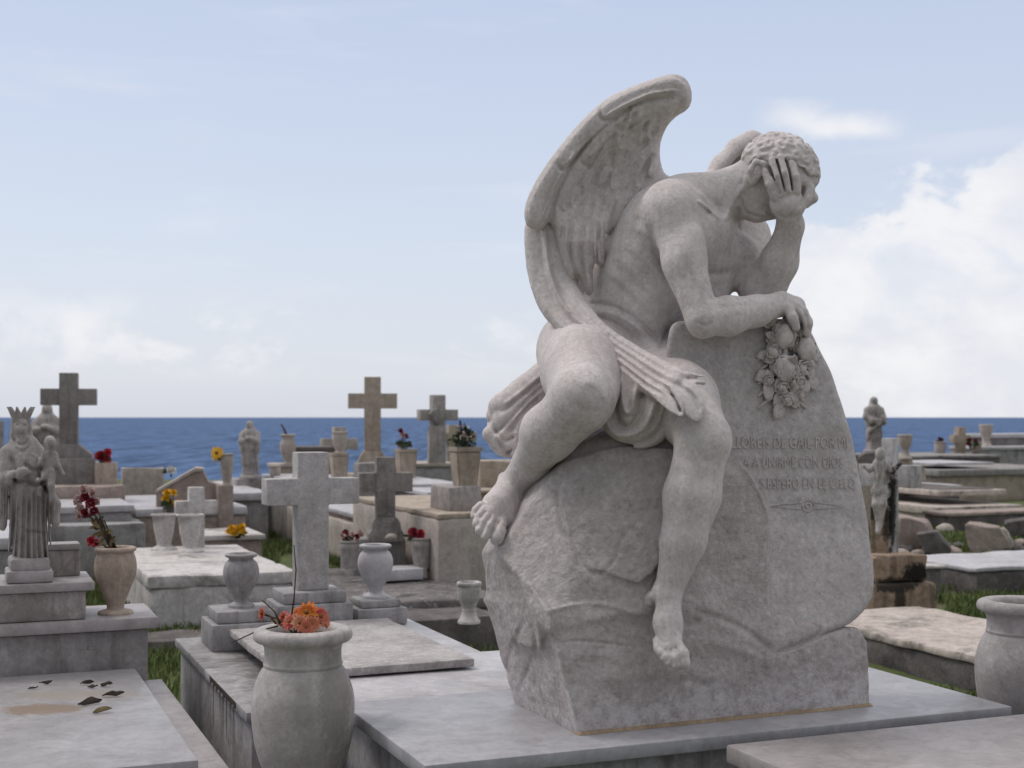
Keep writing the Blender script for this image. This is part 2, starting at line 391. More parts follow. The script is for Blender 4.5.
# ---------------------------------------------------------------- shape helpers
def box_VF(lo, hi, M3=None):
    """axis box in grid coordinates (e1,e2,z) or local frame"""
    V = [(x, y, z) for z in (lo[2], hi[2]) for y in (lo[1], hi[1]) for x in (lo[0], hi[0])]
    Fs = [(0, 2, 3, 1), (4, 5, 7, 6), (0, 1, 5, 4), (2, 6, 7, 3), (0, 4, 6, 2), (1, 3, 7, 5)]
    return np.array(V, float), Fs
class Frame:
    """local frame at world point o, x axis turned by deg about z"""
    def __init__(s, o, deg=22.0):
        s.o = np.array(o, float); a = math.radians(deg)
        s.R = np.array([[math.cos(a), -math.sin(a), 0], [math.sin(a), math.cos(a), 0], [0, 0, 1]])
    def w(s, V): return np.asarray(V, float) @ s.R.T + s.o
GRID = Frame((0, 0, 0))
def block(name, fr, lo, hi, mat, parent, bev=.008, wear=0.0, cell=.06, seed=1, label=None, chip=0.0):
    """bevelled stone block; wear>0 subdivides it and roughens edges and faces"""
    bm = bmesh.new()
    V, Fs = box_VF(lo, hi); vs = [bm.verts.new(v) for v in V]
    for f in Fs: bm.faces.new([vs[i] for i in f])
    if wear > 0:
        size = np.array(hi) - np.array(lo)
        for i in range(3):
            n = int(min(60, max(1, size[i] / cell)))
            for j in range(1, n):
                p = [0, 0, 0]; p[i] = lo[i] + size[i] * j / n; nn = [0, 0, 0]; nn[i] = 1
                bmesh.ops.bisect_plane(bm, geom=bm.verts[:] + bm.edges[:] + bm.faces[:], plane_co=p, plane_no=nn)
        es = [e for e in bm.edges if len(e.link_faces) == 2 and e.calc_face_angle(0) > .5]
        bmesh.ops.bevel(bm, geom=es, offset=bev, segments=2, affect='EDGES', profile=.5)
        P = np.array([v.co[:] for v in bm.verts])
        N = np.stack([pnoise(P, .22, seed + 11 * i, 3) for i in range(3)], 1) * wear
        dist_edge = np.sort(np.minimum(P - np.array(lo), np.array(hi) - P), 1)[:, 1]
        if chip > 0:
            c = np.clip(pnoise(P, .13, seed + 77, 3) - .15, 0, 1) * chip * np.clip(1 - dist_edge / .05, 0, 1)
            N += -(P - (np.array(lo) + np.array(hi)) / 2) / (np.linalg.norm(P - (np.array(lo) + np.array(hi)) / 2, axis=1, keepdims=True) + 1e-6) * c[:, None]
        P = P + N
        for v, p in zip(bm.verts, P): v.co = p
    elif bev > 0:
        bmesh.ops.bevel(bm, geom=bm.edges[:], offset=bev, segments=2, affect='EDGES', profile=.5)
    P = fr.w(np.array([v.co[:] for v in bm.verts]))
    for v, p in zip(bm.verts, P): v.co = p
    o = obj_bm(name, bm, mat, parent, label=label)
    return auto_smooth(o, 40)
def prism(name, poly, y0, y1, fr, mat, parent=None, bev=.008, label=None):
    """outline in local (x,z), thickness along local y"""
    bm = bmesh.new()
    a = [bm.verts.new((x, y0, z)) for x, z in poly]; b = [bm.verts.new((x, y1, z)) for x, z in poly]
    bm.faces.new(a); bm.faces.new(b[::-1]); n = len(poly)
    for i in range(n): bm.faces.new((a[i], b[i], b[(i + 1) % n], a[(i + 1) % n]))
    bmesh.ops.recalc_face_normals(bm, faces=bm.faces)
    if bev > 0: bmesh.ops.bevel(bm, geom=bm.edges[:], offset=bev, segments=2, affect='EDGES', profile=.5)
    P = fr.w(np.array([v.co[:] for v in bm.verts]))
    for v, p in zip(bm.verts, P): v.co = p
    return auto_smooth(obj_bm(name, bm, mat, parent, label=label), 40)
def cross_poly(w, h, arm_w, arm_z, t, ta=None):
    """latin cross outline: post width t, arm thickness ta centred at arm_z"""
    ta = ta or t
    return [(-t/2, 0), (t/2, 0), (t/2, arm_z - ta/2), (arm_w/2, arm_z - ta/2), (arm_w/2, arm_z + ta/2), (t/2, arm_z + ta/2), (t/2, h),
            (-t/2, h), (-t/2, arm_z + ta/2), (-arm_w/2, arm_z + ta/2), (-arm_w/2, arm_z - ta/2), (-t/2, arm_z - ta/2)]
def lathe_VF(prof, c, n=40, flute=0):
    """prof: (r,z) list from bottom to top"""
    V = []; Fs = []; c = np.array(c, float)
    for r, z in prof:
        for i in range(n):
            a = 2 * math.pi * i / n; rr = r * (1 + flute * abs(math.sin(a * 5)))
            V.append(c + (rr * math.cos(a), rr * math.sin(a), z))
    for j in range(len(prof) - 1):
        for i in range(n):
            k = (i + 1) % n; Fs.append((j * n + i, j * n + k, (j + 1) * n + k, (j + 1) * n + i))
    Fs.append(tuple(range(n))[::-1]); m = (len(prof) - 1) * n; Fs.append(tuple(m + i for i in range(n)))
    return np.array(V), Fs
def smooth_prof(pts, it=2):
    """corner-cutting on a lathe profile"""
    for _ in range(it):
        q = [pts[0]]
        for a, b in zip(pts[:-1], pts[1:]):
            q += [(a[0]*.75 + b[0]*.25, a[1]*.75 + b[1]*.25), (a[0]*.25 + b[0]*.75, a[1]*.25 + b[1]*.75)]
        pts = q + [pts[-1]]
    return pts
def tube_VF(pts, r0, r1=None, n=6):
    pts = [np.array(p, float) for p in pts]; r1 = r0 if r1 is None else r1; V = []; Fs = []
    for i, p in enumerate(pts):
        d = pts[min(i + 1, len(pts) - 1)] - pts[max(i - 1, 0)]; d = d / (np.linalg.norm(d) + 1e-9)
        u = np.cross(d, (0, 0, 1.0)); u = u / np.linalg.norm(u) if np.linalg.norm(u) > 1e-3 else np.array([1.0, 0, 0]); w = np.cross(d, u)
        r = r0 + (r1 - r0) * i / max(1, len(pts) - 1)
        for k in range(n): V.append(p + r * (math.cos(6.2832 * k / n) * u + math.sin(6.2832 * k / n) * w))
    for j in range(len(pts) - 1):
        for k in range(n): Fs.append((j*n + k, j*n + (k + 1) % n, (j + 1)*n + (k + 1) % n, (j + 1)*n + k))
    Fs += [tuple(range(n))[::-1], tuple((len(pts) - 1)*n + k for k in range(n))]
    return np.array(V), Fs
def basis(n):
    n = np.array(n, float); n /= np.linalg.norm(n)
    u = np.cross(n, (.3, .1, .95)); u /= np.linalg.norm(u); return u, np.cross(n, u), n
def petal_VF(c, n, u, L, W, lift, curl, rows=4):
    """one cupped petal from c outward along u (n = flower axis)"""
    v = np.cross(n, u); V = []; Fs = []
    for i in range(rows + 1):
        t = i / rows; w = W * math.sin(math.pi * (.12 + .8 * t)) ** .8 * .5
        h = lift * t + curl * t * t
        for s in (-1, 0, 1):
            V.append(c + u * L * t * (1 - .15 * abs(s)) + v * w * s + n * (h + .12 * W * abs(s)))
    for i in range(rows):
        for s in range(2): a = i*3 + s; Fs.append((a, a + 1, a + 4, a + 3))
    return np.array(V), Fs
def daisy(parent, c, n, R, mp, layers=3, npet=16, name='flower'):
    u, v, n = basis(n); c = np.array(c, float); ps = []
    for k in range(layers):
        Rk = R * (1 - .25 * k)
        for i in range(npet):
            a = 6.2832 * (i + .5 * k + random.uniform(-.2, .2)) / npet; d = math.cos(a) * u + math.sin(a) * v
            ps.append(petal_VF(c, n, d, Rk * random.uniform(.85, 1.1), Rk * .42, Rk * (.15 + .28 * k), -Rk * .15))
    V, Fs = join_VF(ps); f = obj(name, V, Fs, mp, parent)
    bV, bF = lathe_VF([(R*.01, 0), (R*.2, R*.12), (R*.16, R*.3), (R*.02, R*.36)], (0, 0, 0), 10)
    bV = c + bV[:, :1] * u + bV[:, 1:2] * v + bV[:, 2:] * n
    obj('flower_centre', bV, bF, M['centre'], f); return f
def rose(parent, c, n, R, mp, npet=14, name='flower'):
    u, v, n = basis(n); c = np.array(c, float); ps = []
    for i in range(npet):
        t = i / npet; a = i * 2.4 + random.uniform(-.2, .2); d = math.cos(a) * u + math.sin(a) * v
        ps.append(petal_VF(c + d * R * .08, n, d, R * (.35 + .75 * t), R * (.7 + .5 * t), R * (.95 - .75 * t), R * (-.1 - .35 * t)))
    V, Fs = join_VF(ps); return obj(name, V, Fs, mp, parent)
def blob_VF(c, r, seed=0, n=10, squash=1.0):
    V = []; Fs = []
    for j in range(n + 1):
        th = math.pi * j / n
        for i in range(n * 2):
            a = math.pi * i / n; V.append((math.sin(th) * math.cos(a), math.sin(th) * math.sin(a), math.cos(th) * squash))
    V = np.array(V); V *= (1 + .18 * pnoise(V + seed * 3.1, .6, seed, 2))[:, None]
    for j in range(n):
        for i in range(n * 2):
            k = (i + 1) % (2 * n); Fs.append((j*2*n + i, (j + 1)*2*n + i, (j + 1)*2*n + k, j*2*n + k))
    return np.array(c) + V * r, Fs
def leaf_VF(c, d, n, L, W, bend=.2):
    d = np.array(d, float); d /= np.linalg.norm(d); n = np.array(n, float); s = np.cross(n, d); s /= np.linalg.norm(s) + 1e-9; n = np.cross(d, s)
    V = []; Fs = []
    for i in range(6):
        t = i / 5; w = W * .5 * math.sin(math.pi * (.04 + .93 * t)) ** .9
        for k in (-1, 0, 1): V.append(np.array(c) + d * L * t + s * w * k + n * (bend * L * (t - t * t) * 1.5 + .18 * W * abs(k)))
    for i in range(5):
        for k in range(2): a = i*3 + k; Fs.append((a, a + 1, a + 4, a + 3))
    return np.array(V), Fs
def urn(label, c, h, prof, mat, group=None, parts=True, open_r=None, name='marble_urn', cat='urn'):
    """lathe urn on its own base; prof in units of h: (r, z)"""
    t = thing(name, label, cat, c, group)
    V, Fs = lathe_VF(smooth_prof([(r * h, z * h) for r, z in prof['body']]), c, 48); obj('body', V, Fs, mat, t)
    V, Fs = lathe_VF(smooth_prof([(r * h, z * h) for r, z in prof['rim']]), c, 48); obj('rim', V, Fs, mat, t)
    V, Fs = lathe_VF(smooth_prof([(r * h, z * h) for r, z in prof['foot']], 1), c, 40); auto_smooth(obj('foot', V, Fs, mat, t), 50)
    if 'soil' in prof:
        r, z = prof['soil']; V, Fs = lathe_VF([(r * h, (z - .04) * h), (r * h, z * h), (r * .5 * h, (z + .012) * h)], c, 24); obj('soil', V, Fs, M['soil'], t)
    return t
# ================================================================ THE ANGEL MONUMENT
Y0 = 4.1; TOPZ = 0.75
root = thing('angel_statue', 'large pale marble winged angel seated on a rock, weeping with its face in its hand', 'statue', E(2.0, 3.6, TOPZ))
def dfront(px): return -154 + .42 * (px - 580)

# ---- rough rock it sits on
v = Vol((466, 405, -190), (890, 750, 165), 1.5)
BASE = [(580,744,-154),(871,714,-33),(516,711,-19),(760,680,150)]
v.hull(BASE + [(572,700,-160),(562,660,-159),(556,640,-157),(546,612,-146),(870,640,-33),(862,628,-34),(852,623,-34),(826,632,-46),(800,645,-62),(776,652,-84),(742,630,-104),
        (700,604,-112),(494,640,-30),(486,600,-32),(750,600,140),(520,610,100)], 5, 2)
v.hull([(550,626,-152),(486,600,-32),(480,550,-50),(498,547,-94),(522,512,-72),(545,480,-62),(572,446,-72),(610,436,-84),(655,433,-88),(694,431,-84),(724,456,-56),
        (712,612,-108),(640,612,-136),(560,430,30),(600,425,60),(700,415,60),(700,620,60),(520,560,70),(500,520,20)], 5, 12)
v.hull([(732,456,-62),(745,468,-68),(756,484,-74),(766,508,-74),(769,520,-72),(768,560,-78),(772,640,-86),(742,634,-96),(712,618,-106),(690,604,-112),(690,470,-88),(705,445,-60),
        (740,470,40),(760,560,60),(700,600,60)], 4, 6)
v.hull([(560,466,-78),(610,447,-95),(652,444,-100),(696,452,-98),(686,520,-114),(668,560,-128),(640,588,-138),(604,572,-136),(572,552,-116),(558,512,-88),(620,500,-20)], 3, 7)
v.hull([(500,556,-88),(522,578,-116),(548,614,-152),(538,650,-130),(510,640,-70),(500,600,-40),(520,600,-20)], 4, 12)
X, Y, Z = [a.astype(np.float32) for a in v.ax]
nz = 1.8 * lattice_noise(X, Y, Z, 40, 1) + .8 * lattice_noise(X, Y, Z, 15, 2) + .45 * lattice_noise(X, Y, Z, 7, 3) + .35 * lattice_noise(X, Y, Z, 3.2, 4)
v.F += nz * np.clip((715 - Y) / 40, .3, 1)[None, :, None]
v.line([(694,610),(722,619),(742,628),(760,641),(776,653)], 3.2, 2.4, (-150, -40))
v.line([(776,653),(790,648),(808,640),(830,630),(852,622),(868,612)], 3.0, 3.4, (-150, -5)); v.line([(776,653),(800,645),(840,627)], 1.6, 1.8, (-150, -5))
v.line([(560,643),(580,641),(604,643),(630,647)], 1.6, 2.0); v.line([(556,650),(570,655),(600,655),(626,660)], 5, -1.6)
v.line([(500,556),(522,577),(545,610),(554,642),(564,680),(580,722)], 3.0, -1.8)
v.line([(562,470),(558,500),(564,530),(575,552),(590,572),(604,573)], 2.2, 1.6); v.line([(565,476),(563,505),(572,545)], 2.4, -1.5); v.line([(604,572),(616,558),(622,540),(640,520)], 2.4, 1.3); v.line([(575,552),(585,580),(600,600)], 2, 1.2)
v.line([(700,470),(690,500),(676,540),(660,575),(648,600)], 4, 2.4); v.line([(505,566),(520,590),(536,640),(520,690)], 2.4, 1.6); v.line([(524,620),(512,650),(506,676)], 3, 1.4); v.line([(530,600),(542,650),(556,690)], 2.4, -1.2)
v.line([(545,612),(580,604),(612,606),(640,616)], 2.4, -1.8); v.line([(640,590),(690,600),(700,606)], 2.4, -1.2); v.line([(735,458),(752,478),(766,508),(770,524)], 2.6, -2.2); v.line([(738,456),(757,477),(771,508),(774,522)], 2, 1.6, (-120, -30))
v.line([(776,655),(777,676)], 2.4, 1.2); v.line([(700,640),(740,650),(765,662)], 5, -1.5); v.line([(600,680),(680,672),(760,690)], 6, -1.4); v.line([(700,500),(730,540),(720,580)], 6, 1.2)
sculpt(v, 'boulder', M['rock'], root, Y0, 0, TOPZ - .002); del v, nz

# ---- leaning inscribed slab behind the rock
def poly_dist(poly, xs, ys):
    """signed distance inside a polygon (positive inside) on a pixel map"""
    P = np.array(poly, float); Xg, Yg = np.meshgrid(xs, ys, indexing='ij'); D = np.full(Xg.shape, 1e9); ins = np.zeros(Xg.shape, bool)
    for a, b in zip(P, np.roll(P, -1, 0)):
        ab = b - a; t = np.clip(((Xg - a[0]) * ab[0] + (Yg - a[1]) * ab[1]) / (ab @ ab), 0, 1)
        D = np.minimum(D, np.hypot(Xg - a[0] - t * ab[0], Yg - a[1] - t * ab[1]))
        c = (a[1] > Yg) != (b[1] > Yg)
        with np.errstate(divide='ignore', invalid='ignore'):
            xi = a[0] + (Yg - a[1]) * ab[0] / ab[1] if ab[1] != 0 else Xg * 0 - 1e9
        ins ^= c & (Xg < xi)
    return np.where(ins, D, -D)
def stele_d(px, py): return -44 + .42 * (px - 780) + (600 - py) * .10 - .24 * np.maximum(py - 522, 0)
sp = cr([(674,324),(668,345),(667,400),(668,520),(680,640),(740,655),(776,656),(800,643),(826,634),(848,624),(864,610),(871,596),(873,575),(870,545),(865,505),(857,465),
         (848,425),(838,393),(829,370),(820,350),(812,335),(800,322),(770,318),(730,319),(695,321)], 4)
v = Vol((655, 305, -100), (885, 668, 110), 1.5)
e = poly_dist(sp, v.ax[0], v.ax[1]).astype(np.float32)
e += (1.1 * lattice_noise(v.ax[0], v.ax[1], np.zeros(1, np.float32), 22, 8))[:, :, 0]
fr_ = stele_d(v.ax[0][:, None], v.ax[1][None, :])
rd = 7 * (1 - np.sqrt(np.clip(1 - (1 - np.clip(e / 7, 0, 1)) ** 2, 0, 1)))
fr_ = fr_ + rd + (.8 * lattice_noise(v.ax[0], v.ax[1], np.zeros(1, np.float32), 30, 5) + .35 * lattice_noise(v.ax[0], v.ax[1], np.zeros(1, np.float32), 6, 6))[:, :, 0]
bk = stele_d(v.ax[0][:, None], v.ax[1][None, :]) + 78 - rd
Zg = v.ax[2][None, None, :]
v.F = np.maximum(np.maximum(fr_[:, :, None] - Zg, Zg - bk[:, :, None]), -e[:, :, None]).astype(np.float32)
stele = sculpt(v, 'inscribed_slab', M['stele'], root, Y0, 1); del v

def text_on(body, px0, px1, py, parent, name='inscription', hpx=11, dfn=stele_d, lift=1.0, Yb=Y0, mat='letter'):
    """raised letters fitted between two points of a carved face"""
    cu = bpy.data.curves.new(name, 'FONT'); cu.body = body; cu.size = 1; cu.extrude = .0006; cu.bevel_depth = 0; cu.space_character = 1.02
    cu.align_x = 'LEFT'; cu.materials.append(M[mat])
    o = bpy.data.objects.new(name, cu); COL.objects.link(o); o.parent = parent
    bpy.context.view_layer.update()
    w = max(o.dimensions[0], .01)
    p0, p1, pu = warp([(px0, py, dfn(px0, py) - lift), (px1, py, dfn(px1, py) - lift), (px0, py - 10, dfn(px0, py - 10) - lift)], Yb)
    xa = p1 - p0; W = np.linalg.norm(xa); xa = xa / W; ya = pu - p0; Hs = np.linalg.norm(ya) / 10; ya = ya - xa * (xa @ ya); ya /= np.linalg.norm(ya); za = np.cross(xa, ya)
    sx = W / w; sy = hpx * Hs / .70
    m = Matrix(((xa[0]*sx, ya[0]*sy, za[0], p0[0]), (xa[1]*sx, ya[1]*sy, za[1], p0[1]), (xa[2]*sx, ya[2]*sy, za[2], p0[2]), (0, 0, 0, 1)))
    me = bpy.data.meshes.new_from_object(o.evaluated_get(bpy.context.evaluated_depsgraph_get())); bpy.data.objects.remove(o)
    me.transform(Matrix.Translation(-Vector(root_loc(parent))) @ m)
    o = bpy.data.objects.new(name, me); COL.objects.link(o); o.parent = parent
    return o
text_on('LLOREIS DE GAIL POR MI', 731, 847, 448, stele, hpx=11.5)
text_on('A A UNIRME CON DIOS', 744, 843, 467.5, stele, hpx=11)
text_on('S ESPERO EN EL CIELO', 760, 855, 488.5, stele, hpx=11)
# lozenge ornament with a ring under the words
ps = []
def on_stele(x, y, l=.6): return warp([(x, y, stele_d(x, y) - l)], Y0)[0]
for s in (-1, 1):
    for k in (-1, 1):
        ps.append(tube_VF([on_stele(808 + s * 7, 506 + k * 3.2), on_stele(808 + s * 22, 506 + k * 2.0), on_stele(808 + s * 37, 506.5)], .0016, .0012, 5))
for R in (6, 2.4): ps.append(tube_VF([on_stele(808 + R * math.cos(a), 506 + R * math.sin(a)) for a in np.linspace(0, 6.2832, 17)], .0018, .0018, 5))
V, Fs = join_VF(ps); obj('ornament', V, Fs, M['letter'], stele)

# ---- the seated figure: one continuous carved body
v = Vol((464, 126, -190), (836, 680, 112), 1.1)
LT = (.58, .19, .79); UP = (.557, -.82, -.137); FN = (.62, .52, -.58)
# pelvis, belly, waist, rib cage
v.ell((607, 352, 34), (55, 44, 46), None, 10)
v.cap((636, 345, 22), (640, 318, 18), 40, 40, 14)
v.cap((620, 345, 32), (640, 292, 28), 44, 46, 16)
v.ell((664, 250, 18), (82, 60, 46), (UP, LT, FN), 18)
v.cap((662, 222, 8), (700, 208, 18), 36, 30, 16)                     # upper back and shoulders
v.cap((686, 205, 2), (726, 196, 4), 26, 23, 14)                      # trapezius
v.cap((722, 198, 4), (757, 180, 0), 24, 25, 12)                      # neck
v.cap((700, 214, 20), (744, 238, 78), 28, 24, 14)                    # far shoulder
v.ell((709, 243, -18), (34, 30, 19), (UP, LT, FN), 12)               # near breast
v.ell((733, 262, 30), (30, 28, 20), (UP, LT, FN), 12)                # far breast
v.ell((668, 290, -12), (46, 24, 22), ((.5, -.86, 0), (.86, .5, 0), (0, 0, 1)), 16)  # abdomen wall
v.cap((700, 262, 14), (694, 318, 16), 38, 30, 14)
v.cap((612, 252, 26), (604, 292, 30), 14, 16, 14); v.cap((634, 222, 30), (614, 248, 32), 16, 13, 12); v.cap((600, 280, 40), (588, 308, 40), 14, 14, 10)
v.cap((700, 199, -30), (722, 219, -22), 3.0, 2.4, 5)                 # collar bone
v.cap((745, 180, -20), (722, 222, -18), 5, 3.5, 7)                   # neck tendon
v.cap((752, 196, -4), (728, 226, 6), 7, 4, 8)
v.ell((650, 332, -30), (3, 4, 5), None, 4, True)                     # navel

# near arm (bent, forearm along the slab)
v.ell((671, 209, -36), (29, 30, 29), None, 16)
v.cap((673, 216, -42), (684, 262, -66), 24, 21, 18)
v.cap((684, 262, -66), (702, 318, -84), 21, 16.5, 8)
v.ell((688, 258, -68), (14, 32, 14), ((1, .25, 0), (-.25, 1, 0), (0, 0, 1)), 12)
v.cap((703, 320, -85), (728, 316, -70), 16, 19.5, 7)
v.cap((728, 316, -70), (756, 311, -48), 19.5, 15.5, 6)
v.cap((756, 311, -48), (781, 304, -26), 15.5, 11.5, 6)
v.ell((703, 328, -87), (9, 8, 8), None, 10)                           # elbow point
v.cap((781, 304, -26), (795, 307, -18), 11.5, 11, 6)                 # hand over the edge
for i, (dd, L) in enumerate([(-32, 0), (-23, 3), (-14, 2), (-6, -3)]):
    v.chain([(793, 306, dd * .7 - 8, 7), (802, 313, dd, 6.2), (807, 323 + L * .4, dd + 1, 5.6), (806.5, 332 + L, dd + 4, 4.6)], 2.2)
v.chain([(788, 308, -36, 6), (793, 318, -42, 5.2), (796, 327, -40, 4.4)], 3)
# far arm (elbow on the slab, hand to the face)
v.ell((742, 238, 76), (25, 27, 26), None, 12)
v.cap((744, 242, 72), (760, 288, 18), 24, 21, 10)
v.cap((763, 292, 14), (779, 262, 2), 22, 18.5, 8)
v.cap((779, 262, 2), (791, 226, -14), 18.5, 13, 8)
v.cap((790, 226, -14), (788, 204, -30), 12.5, 14, 7)
v.ell((787, 203, -30), (18, 18, 10), ((1, -.15, .2), (.15, 1, 0), (-.2, 0, 1)), 5)
for pts in ([(775,196,-38,5.6),(770,184,-41,5.0),(765,172,-38,3.9)], [(781,192,-40,6.0),(777,176,-43,5.2),(772.5,160,-38,4.0)],
            [(788,189,-40,6.0),(785,173,-42,5.2),(780.5,157.5,-36,4.0)], [(796,190,-36,5.6),(795,177,-38,5.0),(791,164,-33,4.0)]): v.chain(pts, 1.6)
v.chain([(798, 207, -26, 7), (806, 199, -24, 5.6), (811, 188, -19, 4.2)], 2.5)
# head: skull, jaw, ear, brow, nose, lips
v.ell((780, 170, -2), (36, 38.5, 31.5), ((.48, -.87, 0), (.87, .48, .1), (-.087, -.048, .987)), 6)
v.cap((764, 188, -2), (757, 204, -4), 24, 17.5, 10)
v.ell((757, 213, -4), (10, 8.5, 11), None, 6)
v.cap((790, 195, 2), (772, 206, 0), 17, 13, 8)
v.chain([(808, 190, 4, 6), (813, 198, 2, 4.6), (806, 204, 2, 4.5)], 4)
v.cap((802, 180, -22), (814, 180, 6), 5, 5.5, 6)
v.ell((764, 214, -15), (4, 2.4, 6), None, 3)
v.chain([(752,180,-32,3),(751,170,-35,3),(756,162,-36,3.2),(763,164,-35,3),(763,171,-34,2.6),(758,177,-33,2.6),(753,183,-31,3.4)], 2.5)
v.ell((757.5, 170, -38), (3.4, 5, 5), None, 2, True)
# near leg (foreshortened thigh, knee forward, foot on the ledge)
v.cap((583, 352, 26), (586, 372, -50), 47, 44, 10)
v.cap((586, 372, -50), (583, 396, -122), 44, 33, 10)
v.ell((586, 396, -130), (25, 24, 23), None, 14)
v.cap((580, 404, -120), (549, 433, -86), 30, 28, 8)
v.cap((549, 433, -86), (532, 462, -48), 28, 18.5, 8)
v.cap((532, 462, -48), (513, 486, -22), 18.5, 14.5, 6)
v.ell((523, 487, -26), (6, 6, 6), None, 5); v.ell((504, 478, -14), (6, 6, 6), None, 5)
v.cap((512, 488, -22), (497, 506, -58), 15.5, 15, 6)
v.cap((516, 498, -24), (506, 520, -60), 11, 10, 8)
v.cap((497, 508, -58), (489, 516, -72), 14.5, 11, 6)
for pts in ([(500,520,-70,8),(499,530,-84,7.6),(496.5,538,-92,7.6)], [(493,517,-76,6),(488,526,-90,5.4),(485.5,535.5,-94,5.4)], [(488,513,-76,5.8),(482.5,522,-88,5.0),(480,530.5,-91,5.0)],
            [(484,510,-74,5.4),(478.5,516,-83,4.6),(476.5,524,-86,4.6)], [(481,506,-70,5),(476,510,-77,4.2),(474.5,516,-79,4.2)]): v.chain(pts, 1.5)
# far leg (hanging over the front of the rock)
v.cap((648, 372, 16), (680, 402, -72), 44, 38, 10)
v.cap((680, 402, -72), (703, 436, -126), 38, 27, 10)
v.ell((705, 443, -132), (23, 25, 21), None, 14)
v.cap((702, 446, -128), (692, 496, -130), 26, 28, 8)
v.cap((692, 496, -130), (683, 542, -135), 28, 22, 8)
v.cap((683, 542, -135), (668, 594, -140), 22, 13.5, 8)
v.ell((654, 595, -143), (6, 7, 6), None, 5)
v.cap((664, 592, -130), (644, 606, -118), 12, 9.5, 8)
v.cap((667, 598, -141), (668, 624, -148), 13.8, 14, 6)
v.cap((668, 624, -148), (671, 646, -158), 14.2, 11.5, 6)
for pts in ([(676,644,-162,7),(682,654,-168,6.6),(684,663.5,-170,6.4)], [(670,648,-163,5.6),(675,658,-170,5.2),(676.5,665,-171,5)], [(665,648,-160,5.4),(668,657,-167,4.8),(669.5,662.5,-168,4.6)],
            [(660.5,645,-156,5),(663,653,-162,4.4),(664,657.5,-163,4.2)], [(657,641,-152,4.6),(658,648,-156,4),(659,652,-157,3.8)]): v.chain(pts, 3.2)
X, Y, Z = [a.astype(np.float32) for a in v.ax]
v.F += .12 * lattice_noise(X, Y, Z, 9, 11)
# creases and muscles
TD = (-60, 60)
v.line([(588,304),(606,305),(626,313),(644,327),(660,342)], 2.6, 3.4, TD); v.line([(590,311),(608,312),(628,321),(647,336)], 3.5, -2.6, TD); v.line([(586,318),(604,319),(622,328),(640,343)], 2.2, 2.6, TD)
v.line([(600,326),(618,332),(636,346)], 3, -1.2, TD)
for a_ in ([(636,226),(652,240),(670,262)], [(624,240),(642,256),(664,280)], [(616,256),(636,274),(658,298)], [(610,272),(632,290),(652,312)]):
    v.line(a_, 3.6, -1.1, TD); v.line([(x - 2, y + 8) for x, y in a_], 3.6, 1.0, TD)
v.line([(650,224),(655,246),(664,268),(674,296)], 4.0, 2.8, (-62, 40)); v.line([(640,216),(632,232),(630,250)], 5, 1.4, TD)
v.line([(676,300),(668,326),(660,352)], 3, 1.8, TD); v.line([(720,232),(716,256),(704,276)], 3, 2.4, (-40, 30)); v.line([(694,268),(712,274),(730,272)], 3.5, 2.6, (-40, 40))
v.line([(697,200),(708,208),(722,221)], 1.8, -2.2, (-60, 20)); v.line([(690,206),(694,222),(697,240)], 3.6, .9, (-70, 10))
v.line([(744,186),(733,204),(724,222)], 2.4, -2.2, (-40, 20)); v.line([(739,196),(730,212)], 3, 2.2, (-40, 20)); v.line([(716,202),(722,212),(724,224)], 3.4, 1.4, (-40, 20)); v.line([(740,206),(736,218),(740,230)], 2.6, 2.5, (-40, 30))
v.line([(682,250),(690,274),(697,296)], 3, 1.2, (-110, -40)); v.line([(676,256),(684,284),(694,308)], 3, -.9, (-110, -40))
v.line([(697,322),(706,326),(712,322)], 2, 1.5, (-120, -50)); v.line([(712,309),(734,306),(760,304)], 3, .9, (-110, -20))
# far hand: gaps between fingers, knuckles, wrist; near hand
for a_ in ([(770,168),(776,182),(780,194)], [(776.5,160),(781,176),(785,191)], [(786,160),(790,176),(792,190)]): v.line(a_, 1.3, 3.0, (-60, -22), False)
v.line([(803,184),(803,196),(799,208)], 1.6, 2.2, (-60, -14)); v.line([(776,214),(788,218),(800,214)], 2.4, 1.2, (-60, -10))
for a_ in ([(800,306),(806,316),(808,330)], [(795,308),(801,320),(803,331)]): v.line(a_, 1.2, 1.6, (-60, 20))
v.line([(747,212),(756,215.5),(766,216)], 1.3, 2.2, (-60, 0)); v.line([(741,190),(742,204),(749,216)], 1.6, 1.6, (-50, 0)); v.line([(744,172),(741,186)], 1.8, 1.6, (-50, 10))
# knees, shins, toes
v.line([(566,392),(578,408),(598,412),(610,404)], 5, 1.0, (-190, -70)); v.line([(584,380),(600,388),(604,400)], 5, -1.6, (-190, -80)); v.line([(575,412),(552,438),(536,462)], 4, -.6, (-190, -30))
v.line([(588,340),(604,364),(610,386)], 4, 1.2, (-190, 0))
v.line([(690,428),(695,448),(706,461),(720,456)], 4.2, 1.0, (-190, -100)); v.line([(714,432),(720,446)], 6, -.8, (-190, -100)); v.line([(680,470),(676,500),(672,540)], 4, 1.3, (-190, -100))
for a_ in ([(500,521),(494,529),(490,540)], [(491,517),(486,525),(482,535)], [(486,512),(481,518),(478,526)], [(481,506),(477,511),(475,518)]): v.line(a_, 1.3, 1.4, (-120, -20), False)
v.line([(508,530),(501,524),(494,523)], 1.5, 1.2, (-120, -40))
for a_ in ([(676,648),(679,656),(680,664)], [(671,650),(672.5,657),(673,664)], [(666,650),(667,656),(667,661)], [(660.5,646),(661.3,651),(661,656)]): v.line(a_, 1.3, .9, (-190, -120), False)
v.line([(650,588),(655,604),(650,612)], 3, 2.2, (-190, -60)); v.line([(668,604),(669,622),(672,640)], 3, -.8, (-190, -100))
